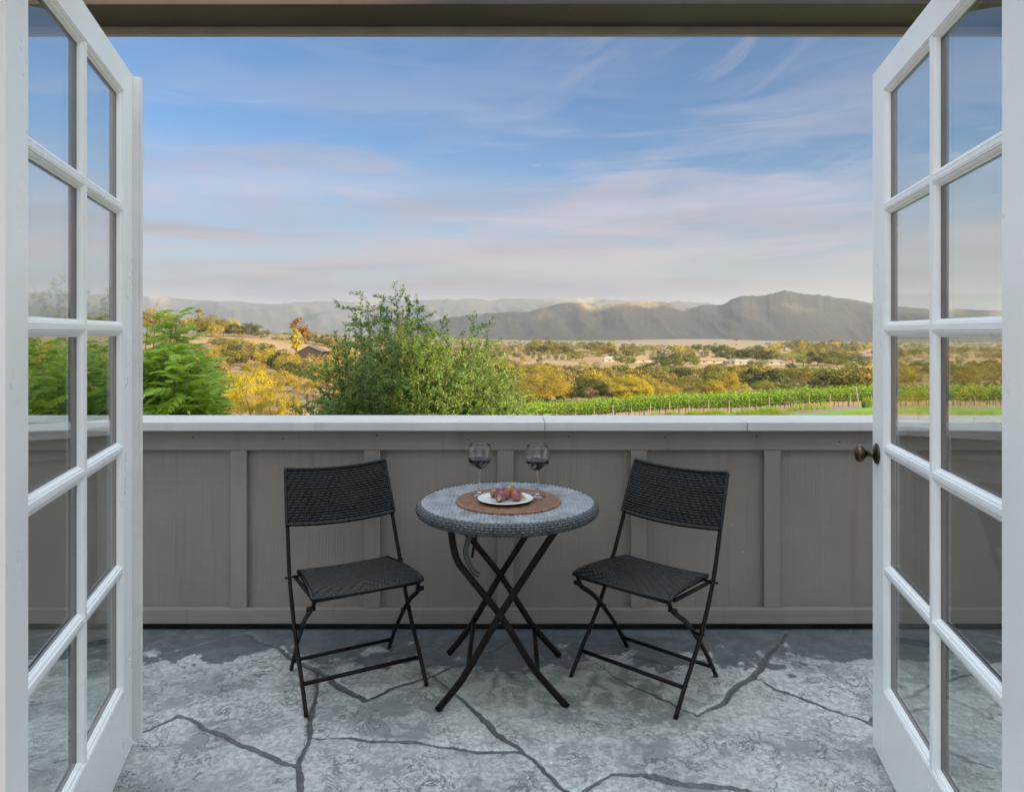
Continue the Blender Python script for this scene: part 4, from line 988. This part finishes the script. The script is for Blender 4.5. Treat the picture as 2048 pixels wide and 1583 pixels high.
# ------------------------------------------------------------ vineyard rows
Gq = lambda x, y: gz(x, y)
def vrow(Yb, label, x0, x1, posts, seed, dens=260):
    t = empty('vine_row', ((x0+x1)/2, Yb, gz((x0+x1)/2, Yb))); tag(t, label, 'vine row', 'vineyard rows')
    ox, oy, oz = t.location; r_ = np.random.default_rng(seed)
    n_ = int((x1-x0)*dens); X = r_.uniform(x0, x1, n_)
    bush = .5+.5*np.sin(X*3.6+np.sin(X*1.3)*2)
    wid_ = .46+.16*bush+.1*fbm(X*1.7, X*0, 3, seed)
    zt = r_.beta(1.6, 1.1, n_)
    top_ = 1.60+.10*bush+.30*(fbm(X*2.1, X*0+5, 3, seed+3)-.4)
    Zl = .46+zt*(top_-.46); th = r_.uniform(0, 2*math.pi, n_)
    yy = np.sin(th)*wid_*np.sqrt(np.clip(1-((zt-.5)*1.6)**2, .15, 1))
    shoots = r_.random(n_) < .05; Zl = np.where(shoots, top_+r_.uniform(0, .25, n_), Zl)
    g0 = ground(X, np.full(n_, Yb)); P = np.stack([X-ox, yy, Zl+g0-oz], -1)
    Nn = np.stack([r_.normal(0, .3, n_), np.sign(yy)*.8, zt*.9], -1)
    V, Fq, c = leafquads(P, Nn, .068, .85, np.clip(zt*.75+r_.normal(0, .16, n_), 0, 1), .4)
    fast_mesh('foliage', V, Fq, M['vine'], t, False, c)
    st_ = MB(); xx = x0
    while xx < x1:
        st_.tube([(xx-ox, 0, gz(xx, Yb)-oz), (xx-ox+random.uniform(-.05, .05), .02, gz(xx, Yb)-oz+.85)], [.028, .02], 5); xx += random.uniform(1.15, 1.45)
    st_.build('vine_stems', M['bark'], t)
    if posts:
        for xp in posts:
            zg = gz(xp, Yb)-oz; tl = random.uniform(-.04, .04)
            MB().tube([(xp-ox, -.50, zg-.1), (xp-ox+tl, -.50, zg+random.uniform(1.15, 1.32))], .045, 7).build('post', M['post'], t)
        w_ = MB()
        for hz_ in (.75, 1.15): w_.tube([(x-ox, -.50, gz(x, Yb)-oz+hz_) for x in np.linspace(x0, x1, 24)], .006, 4, cap=False)
        w_.build('wire', M['deadwood'], t)
    return t
M['post'] = varied('weathered_post', (.20, .165, .13), (.30, .26, .21), 6, .9)
posts1 = [(u-1024)/F*61.5 for u in [1075,1113,1151,1188,1226,1263,1301,1339,1378,1417,1458,1498,1538,1578,1618,1659,1700,1742,1783,1825,1866,1908,1950,1992]]
vrow(62, 'front row of green grapevines tied along weathered wooden posts', .5, 50, posts1, 1, 480)
vrow(64.6, 'second row of grapevines, right behind the row with the posts', -1, 52, [], 2)
vrow(67.2, 'third row of grapevines, behind two others', -2, 54, [], 3, 200)
vrow(69.8, 'rearmost row of grapevines, next to the valley oaks', -3, 56, [], 4, 200)
xe = (1716-1024)/F*59.6
ep = MB().tube([(0, 0, -.1), (-.30, 0, 1.62)], .06, 8).build('end_post', M['post'], None, off=(xe+.1, 59.6, gz(xe, 59.6))); tag(ep, 'leaning wooden end post in front of the vines at the far right', 'post')
# low green tufts on the verge
def tufts(list_, name, label, mk, seed, hgt):
    r_ = np.random.default_rng(seed); Vs, Fs, Cs = [], [], []; nv = 0
    for (x, y, rad_, cnt_) in list_:
        a = r_.uniform(0, 2*math.pi, cnt_); rr = rad_*np.sqrt(r_.random(cnt_)); X = x+rr*np.cos(a); Y = y+rr*np.sin(a)
        G = ground(X, Y); h = hgt*r_.uniform(.4, 1.1, cnt_)*(1.1-(rr/rad_)**2*.6); w_ = .018+.012*r_.random(cnt_)
        lx = r_.normal(0, .18, cnt_)*h; ly = r_.normal(0, .18, cnt_)*h
        V = np.stack([np.stack([X-w_, Y, G], -1), np.stack([X+w_, Y, G], -1), np.stack([X+lx*.6+w_*.7, Y+ly*.6, G+h*.6], -1), np.stack([X+lx, Y+ly, G+h], -1)], 1).reshape(-1, 3)
        Vs.append(V); Fs.append(np.arange(4*cnt_).reshape(-1, 4)+nv); nv += len(V); t_ = np.repeat(r_.uniform(.2, 1, cnt_), 4); Cs.append(np.stack([t_, t_, t_, np.ones_like(t_)], -1))
    o = fast_mesh(name, np.concatenate(Vs), np.concatenate(Fs), M[mk], None, False, np.concatenate(Cs)); return tag(o, label, 'grass', kind='stuff')
tl = []
for u, v, rpx, c_ in [(1345,829,22,500),(1390,829,24,700),(1420,828,24,800),(1440,830,20,600),(1525,822,20,450),(1545,821,18,400),(1565,818,22,60),(1735,806,10,300),(1500,828,30,400),(1600,812,26,50),(1640,808,26,50),(1480,822,22,150),(1310,832,20,400)]:
    Y = 50 if v > 815 else 57; tl.append(((u-1024)/F*Y, Y, rpx/F*Y, c_*2))
tufts(tl, 'verge_grass', 'tall pale green grass tufts on the verge before the vines', 'lowgreen', 3, .85)
lw = [(random.uniform(12, 45), random.uniform(36, 50), 1.6, 500) for _ in range(90)]
lw = [a for a in lw if (1024+F*a[0]/a[1]) > 1440+ (50-a[1])*3]
tufts(lw, 'lawn_grass', 'mown green grass at the right in front of the vineyard', 'lowgreen', 5, .09)

# ------------------------------------------------------------ barn, far houses, poles
M['barnwall'] = varied('dark_barn_wood', (.028, .021, .021), (.042, .032, .030), 2, .8)
M['barnroof'] = varied('barn_roof', (.085, .065, .055), (.13, .10, .085), 2, .7)
M['hwhite'] = varied('white_house_wall', (.30, .27, .23), (.40, .37, .32), 1, .8)
M['htile'] = varied('tile_roof', (.20, .13, .09), (.28, .19, .13), 1, .8)
M['hgrey'] = varied('grey_roof', (.24, .21, .19), (.34, .30, .27), 1, .8)
M['hwin'] = varied('dark_window_glass', (.03, .035, .04), (.05, .055, .06), 1, .2)
def house(u, vb, Y, L, D, H_, roofh, wm, rm, name, label, group=None, rz=0, mono=False):
    x = (u-1024)/F*Y; z = gz(x, Y)-.5
    t = empty(name, (x, Y, z), rz); tag(t, label, 'house' if name != 'barn' else 'barn', group)
    w_ = MB(); w_.box(-L/2, L/2, -D/2, D/2, 0, H_+.5); w_.build('wall', M[wm], t)
    r_ = MB(); o = .7; e = .25; zt = H_+.5
    if mono:
        r_.add([(-L/2-o, -D/2-o, zt), (L*.0, -D/2-o, zt+roofh), (L*.0, D/2+o, zt+roofh), (-L/2-o, D/2+o, zt), (-L/2-o, -D/2-o, zt+e), (0, -D/2-o, zt+roofh+e), (0, D/2+o, zt+roofh+e), (-L/2-o, D/2+o, zt+e)],
               [(0,1,2,3),(4,7,6,5),(0,4,5,1),(1,5,6,2),(2,6,7,3),(3,7,4,0)])
    else:
        P = [(-L/2-o, -D/2-o, zt-.1), (L/2+o, -D/2-o, zt-.1), (L/2+o, D/2+o, zt-.1), (-L/2-o, D/2+o, zt-.1), (-L/2+D*.3, 0, zt+roofh), (L/2-D*.3, 0, zt+roofh)]
        r_.add(P, [(0,1,5,4),(2,3,4,5),(0,4,3),(1,2,5),(0,3,2,1)])
    r_.build('roof', M[rm], t)
    k = max(1, int(L/8))
    for i in range(k):
        xc = -L/2+L*(i+.5)/k
        MB().box(xc-.8, xc+.8, -D/2-.05, -D/2+.1, 1.4, 2.7).build('window', M['hwin'], t)
    return t
# barn: tall shed with a rising roof and a long low wing
Yb = solveY(625, 716); xb = (625-1024)/F*Yb; zb_ = gz(xb, Yb)
bt = empty('barn', (xb, Yb, zb_)); tag(bt, 'dark brown barn with a sloping roof on the golden hillside', 'barn')
kx = Yb/F
def bx_(u): return (u-625)*kx
def bz_(v): return (716-v)*kx
wl_ = MB(); P = [(bx_(599), bz_(716)-1), (bx_(648), bz_(716)-1), (bx_(648), bz_(704)), (bx_(634), bz_(698)), (bx_(623), bz_(693)), (bx_(599), bz_(706))]
wl_.add([(a, -5, b) for a, b in P]+[(a, 5, b) for a, b in P], [tuple(range(6)), tuple(range(11, 5, -1))]+[(i, i+6, (i+1) % 6+6, (i+1) % 6) for i in range(6)]); wl_.build('wall', M['barnwall'], bt)
MB().box(bx_(648), bx_(690), -4, 4, -1, bz_(703.5)).build('wing_wall', M['barnwall'], bt)
rf = MB()
for (ua, va, ub, vb2, ya) in ((597, 706, 623.3, 692.2, 5.6), (623.3, 692.2, 650, 703.5, 5.6), (650, 703, 692, 701.5, 4.8)):
    e = .35; P = [(bx_(ua), bz_(va)), (bx_(ub), bz_(vb2)), (bx_(ub), bz_(vb2)+e), (bx_(ua), bz_(va)+e)]
    rf.add([(a, -ya, b+.05) for a, b in P]+[(a, ya, b+.05) for a, b in P], [(0,1,2,3),(7,6,5,4),(0,4,5,1),(1,5,6,2),(2,6,7,3),(3,7,4,0)])
rf.build('roof', M['barnroof'], bt)
MB().box(bx_(616), bx_(619), -5.06, -4.9, 0, 2.2).build('door', M['hwin'], bt)
MB().box(bx_(639), bx_(643), -5.06, -4.9, .8, 2.4).build('window', M['hwin'], bt)
MB().box(bx_(655), bx_(668), -4.06, -3.9, .2, 2.0).build('window', M['hwin'], bt)
vt_ = empty('camper_trailer', ((594-1024)/F*(Yb-3), Yb-3, gz((594-1024)/F*(Yb-3), Yb-3))); tag(vt_, 'white camper trailer parked against the left end of the dark barn', 'trailer')
tm_ = MB().box(-1.6, 1.4, -1.1, 1.1, .6, 3.0, .25); tm_.build('body', M['hwhite'], vt_)
MB().box(-.7, .6, -1.13, -1.05, 1.6, 2.3, .02).build('window', M['hwin'], vt_)
for xx in (-.8, .8): MB().lathe([(0, -.12), (.4, -.12), (.4, .12), (0, .12)], 14, (xx, -1.0, .4), Matrix.Rotation(rad(90), 4, 'X')).build('wheel', M['black'], vt_)
house(1285, 726, 640, 15, 9, 3.0, 3.0, 'hwhite', 'htile', 'house', 'white house with a reddish tiled roof beside the round dark oak')
house(1335, 708, 980, 9, 8, 5.0, 3.2, 'hwhite', 'hgrey', 'house', 'small tall white house with a gabled roof up among the trees')
house(1144, 700, 1150, 12, 8, 3.6, 2.4, 'hwhite', 'hgrey', 'house', 'pale house half hidden in the trees far left of the others')
house(1218, 722, 690, 11, 8, 2.8, 2.4, 'hwhite', 'hgrey', 'house', 'low grey roofed house behind the small light green tree')
house(1425, 728, 600, 26, 9, 2.6, 2.4, 'hwhite', 'htile', 'house', 'long low house with a faded tiled roof right of the big dark oak')
house(1490, 730, 590, 20, 8, 2.8, 1.5, 'hwhite', 'hgrey', 'house', 'long white building left of the olive coloured oak')
house(1540, 731, 590, 24, 8, 2.4, 1.4, 'hwhite', 'hgrey', 'house', 'long low white building right of the olive coloured oak')
house(1734, 716, 800, 14, 8, 3.2, 2.2, 'hwhite', 'hgrey', 'house', 'pale house at the far right edge beside the right door')
house(1575, 700, 1250, 12, 8, 4.2, 2.4, 'hwhite', 'htile', 'house', 'pale house deep in the far tree belt')
for u, vb, vt2, lb in ((1062, 722, 706, 'wooden utility pole at the left end of the pale track'), (1179, 724, 707, 'wooden utility pole beside the flat topped tree'), (1461, 729, 712, 'wooden utility pole left of the long white building')):
    Y = solveY(u, vb); x = (u-1024)/F*Y; h = (vb-vt2)/F*Y+1
    t = empty('utility_pole', (x, Y, gz(x, Y))); tag(t, lb, 'utility pole', 'utility poles')
    MB().tube([(0, 0, -.3), (0, 0, h)], [.28, .2], 6).build('pole', M['post'], t); MB().box(-1.3, 1.3, -.12, .12, h-.9, h-.65).build('crossarm', M['post'], t)

# ------------------------------------------------------------ near shrub in the middle
YS = 6.6
sh = empty('tall_shrub', px(830, 900, YS)); gzs = gz(sh.location.x, YS); sh.location.z = gzs
tag(sh, 'tall small leaved green shrub with loose upright sprays behind the middle of the wall', 'shrub')
tips = [(790,563,0),(722,582,.1),(762,600,-.2),(815,590,.2),(832,588,.1),(838,615,0),(805,612,-.3),(775,625,.3),(748,628,0),(712,632,.2),(690,645,-.1),(672,662,.1),(735,600,.25),
 (950,622,.1),(965,645,-.1),(955,655,.2),(888,632,0),(895,655,.2),(868,650,-.2),(925,662,.2),(980,680,0),(1000,700,.2),(1015,740,0),(1022,775,-.2),(1030,800,.1),(860,680,.3),(830,690,-.3),
 (665,690,0),(650,715,.2),(720,660,-.4),(760,680,.4),(905,690,-.4),(990,715,-.3),(640,765,.1),(612,790,0),(598,815,-.1),(625,805,.3),(1045,815,.2),(850,640,.1),(700,700,.3),(940,700,.3),(800,650,-.1),(820,640,.3),(690,735,0),(1000,760,.3),(668,775,-.3),(975,660,.3)]
rs = random.Random(11)
for _ in range(150):
    u = rs.choice([rs.gauss(835, 95), rs.uniform(620, 1045)]); 
    if not 640 < u < 1040: continue
    topv = np.interp(u, [600,650,700,760,800,860,900,960,1000,1040], [800,755,680,650,635,665,675,675,725,810])
    tips.append((u, rs.uniform(topv+10, 860), rs.uniform(-.7, .7)))
LP, LN, LT = [], [], []; stm = MB(); base_ = Vector((0, 0, 0))
def leaftwig(a, b, n_, spread=.035):
    d = (b-a); L = d.length; dn = d.normalized()
    for k in range(n_):
        f = rs.random()**.8; p = a+d*f; 
        o = Vector((rs.gauss(0, 1), rs.gauss(0, 1), rs.gauss(0, 1)+.3)); o = (o-dn*o.dot(dn)*.5).normalized()
        LP.append(tuple(p+o*rs.uniform(.006, spread)-Vector((0, 0, 0)))); LN.append(tuple(o*.6+Vector((0, -.3, .7)))); LT.append(min(1, max(0, rs.gauss(.5, .22))))
for (u, v, dy) in tips:
    tip = px(u, v, YS+dy)-sh.location; root_x = (tip.x)*.25
    mid = Vector((tip.x*.62+rs.uniform(-.1, .1), dy*.6+rs.uniform(-.1, .1), tip.z*.55)); q1 = Vector((tip.x*.90+rs.uniform(-.05, .05), dy*.9, tip.z*.84))
    path = spl([(root_x*.2, 0, 0), (tip.x*.30, dy*.3, tip.z*.25), mid, q1, tip], 4); npt = len(path)
    stm.tube(path, [.016*(1-i/npt)**1.5+.0014 for i in range(npt)], 5)
    Ltot = 1.15
    # leafy side twigs on the last metre
    acc = 0
    for i in range(npt-1, 3, -1):
        a, b = path[i-1], path[i]; seg = (b-a).length; acc += seg
        if acc > 1.8: break
        leaftwig(a, b, int(seg*190), .03)
        nt_ = 1 if acc < .25 else 3
        for _ in range(nt_):
            s0 = a.lerp(b, rs.random()); dr = (Vector((rs.gauss(0, .9), rs.gauss(0, .9), rs.uniform(-.15, .9)))).normalized()
            ln = rs.uniform(.06, .17) if acc < .3 else rs.uniform(.14, .36)
            e_ = s0+dr*ln; stm.tube([s0, s0.lerp(e_, .5)+Vector((0, 0, -.01)), e_], [.0028, .002, .001], 4); leaftwig(s0, e_, int(ln*170), .03)
            if ln > .2:
                for _ in range(2):
                    s1 = s0.lerp(e_, rs.uniform(.3, .9)); e1 = s1+(dr+Vector((rs.gauss(0, .7), rs.gauss(0, .7), rs.gauss(.2, .5)))).normalized()*rs.uniform(.06, .13); stm.tube([s1, e1], [.0018, .0009], 4, cap=False); leaftwig(s1, e1, 13, .02)
stm.build('stems', M['twig'], sh, True)
V, Fq, c = leafquads(np.array(LP), np.array(LN), .0138, .46, np.array(LT), .55)
fast_mesh('foliage', V, Fq, M['shrub'], sh, False, c)
print('shrub leaves', len(LP))

# ------------------------------------------------------------ near tree with feathery leaves, left
def frond(r_, nlf=8, L=.27):
    """one drooping compound leaf along +x, returns verts"""
    vs = []; fs = []; t_ = []
    pts = []; x = z = 0; a = r_.uniform(.05, .5)
    for i in range(nlf+1):
        pts.append((x, z)); a -= r_.uniform(.08, .20); x += L/nlf*math.cos(a); z += L/nlf*math.sin(a)
    for i in range(1, nlf+1):
        px_, pz_ = pts[i]
        for sd in (-1, 1):
            ll = .085*math.sin(math.pi*(.22+.70*i/nlf))**.6*r_.uniform(.85, 1.1); w_ = ll*.24
            fw = r_.uniform(.35, .6); dr_ = -r_.uniform(.2, .65)
            d = Vector((fw, sd*1.0, dr_)).normalized(); sdv = Vector((1, -sd*.4, .1)).normalized()
            p0 = Vector((px_, 0, pz_)); k = len(vs)
            vs += [p0, p0+d*ll*.4+sdv*w_, p0+d*ll+Vector((.25*ll, 0, -.18*ll)), p0+d*ll*.45-sdv*w_]; fs.append((k, k+1, k+2, k+3)); t_ += [r_.random()]*4
    k = len(vs); p0 = Vector((pts[-1][0], 0, pts[-1][1])); vs += [p0, p0+Vector((.03, .01, -.01)), p0+Vector((.075, 0, -.04)), p0+Vector((.03, -.01, -.02))]; fs.append((k, k+1, k+2, k+3)); t_ += [.8]*4
    for i in range(nlf):
        k = len(vs); a_, b_ = pts[i], pts[i+1]; vs += [Vector((a_[0], -.0016, a_[1])), Vector((b_[0], -.0012, b_[1])), Vector((b_[0], .0012, b_[1]-.001)), Vector((a_[0], .0016, a_[1]-.001))]; fs.append((k, k+1, k+2, k+3)); t_ += [1.]*4
    return np.array([tuple(v) for v in vs]), np.array(fs), np.array(t_)
FP = [frond(random.Random(i)) for i in range(8)]
def frond_tree(name, label, base_px, tips_, Y0, seed, mk, cat='tree', scl=1.0):
    r_ = random.Random(seed); t = empty(name, px(*base_px, Y0)); t.location.z = gz(t.location.x, Y0); tag(t, label, cat)
    Vs, Fs, Cs = [], [], []; nv = 0; st = MB()
    for (u, v, dy) in tips_:
        tip = px(u, v, Y0+dy)-t.location
        path = spl([(0, 0, 0), (tip.x*.35, dy*.4, tip.z*.35), (tip.x*.75, dy*.8, tip.z*.72), tip], 5); npt = len(path)
        st.tube(path, [.013*(1-i/npt)**1.3+.002 for i in range(npt)], 6)
        acc = 0; k = 0; i = npt-1
        while i > 1 and acc < .75:
            a, b = path[i-1], path[i]; seg = (b-a).length; nn = max(1, int(seg*34))
            for q_ in range(nn):
                p = b.lerp(a, q_/nn); az_ = k*2.4+r_.uniform(-.4, .4); k += 1
                V, Fq, tt = FP[r_.randrange(8)]
                up = .55 if acc < .08 else r_.uniform(-.25, .25)
                sc = r_.uniform(.8, 1.15)*scl*(.7 if acc < .06 else 1)
                R3 = (Matrix.Rotation(az_, 3, 'Z') @ Matrix.Rotation(-up, 3, 'Y')); A3 = np.array(R3)
                Vs.append((V*sc) @ A3.T+np.array(tuple(p))); Fs.append(Fq+nv); nv += len(V); base_t = r_.gauss(.5, .2)
                c_ = np.clip(tt*.3+base_t*.8, 0, 1); Cs.append(np.stack([c_, c_, c_, np.ones_like(c_)], -1))
            acc += seg; i -= 1
    st.build('branches', M['twig'], t, True)
    fast_mesh('foliage', np.concatenate(Vs), np.concatenate(Fs), M[mk], t, False, np.concatenate(Cs)); return t
r2 = random.Random(4); tips2 = [(355,628,0),(345,640,.1),(375,680,0),(310,660,.1),(296,640,-.2),(330,700,-.3),(395,720,0),(385,760,-.2),(415,765,.2),(425,790,0),(405,800,-.3),(420,825,.1),(360,740,-.4),(300,720,.2),(345,790,-.5),(300,780,-.3),(390,835,-.4),(320,830,-.6),(350,665,.3),(400,745,.4),(270,690,0),(240,680,.2),(200,700,0),(160,690,-.2),(120,700,.1),(80,690,0),(40,700,.2),(230,740,-.3),(180,750,-.1),(130,760,-.3),(90,740,0),(60,790,-.2),(250,800,-.4),(200,820,-.4),(150,810,-.3),(100,830,-.4)]
for _ in range(110): 
    u = r2.choice([r2.uniform(-60, 415), r2.uniform(270, 425)]); tips2.append((u, r2.uniform(700+max(0, (u-380)*2), 880), r2.uniform(-.7, .6)))
frond_tree('feathery_tree', 'bright green tree with drooping feathery leaves rising beside the left door', (200, 900), tips2, 5.6, 8, 'frond')
tips3 = [(1010,790,0),(1035,800,.1),(1050,818,0),(1062,828,.1),(990,812,-.1),(1075,838,.2),(1020,825,-.2),(1040,845,-.2),(965,835,0),(1000,850,.1),(1060,850,-.1)]
frond_tree('low_feathery_shrub', 'fresh green shrub just showing over the wall, right of the tall shrub', (1030, 900), tips3, 7.2, 9, 'frond', 'shrub', .75)

# ------------------------------------------------------------ haze
hz_ = MB().box(-15000, 15000, -14000, 15500, -80, 620)
def hzm():
    m = bpy.data.materials.new('valley_haze'); m.use_nodes = True; t = m.node_tree; t.nodes.clear(); q = NG(t)
    v = q.n('ShaderNodeVolumePrincipled', ins={'Color': (.74, .79, .93, 1), 'Density': HAZE_D, 'Anisotropy': .25}).outputs[0]
    o = q.n('ShaderNodeOutputMaterial'); t.links.new(v, o.inputs['Volume']); return m
HAZE_D = 1/18000.
ho = hz_.build('haze', hzm()); tag(ho, kind='stuff', label='thin warm evening haze over the valley', cat='haze')
C.cycles.volume_bounces = 0
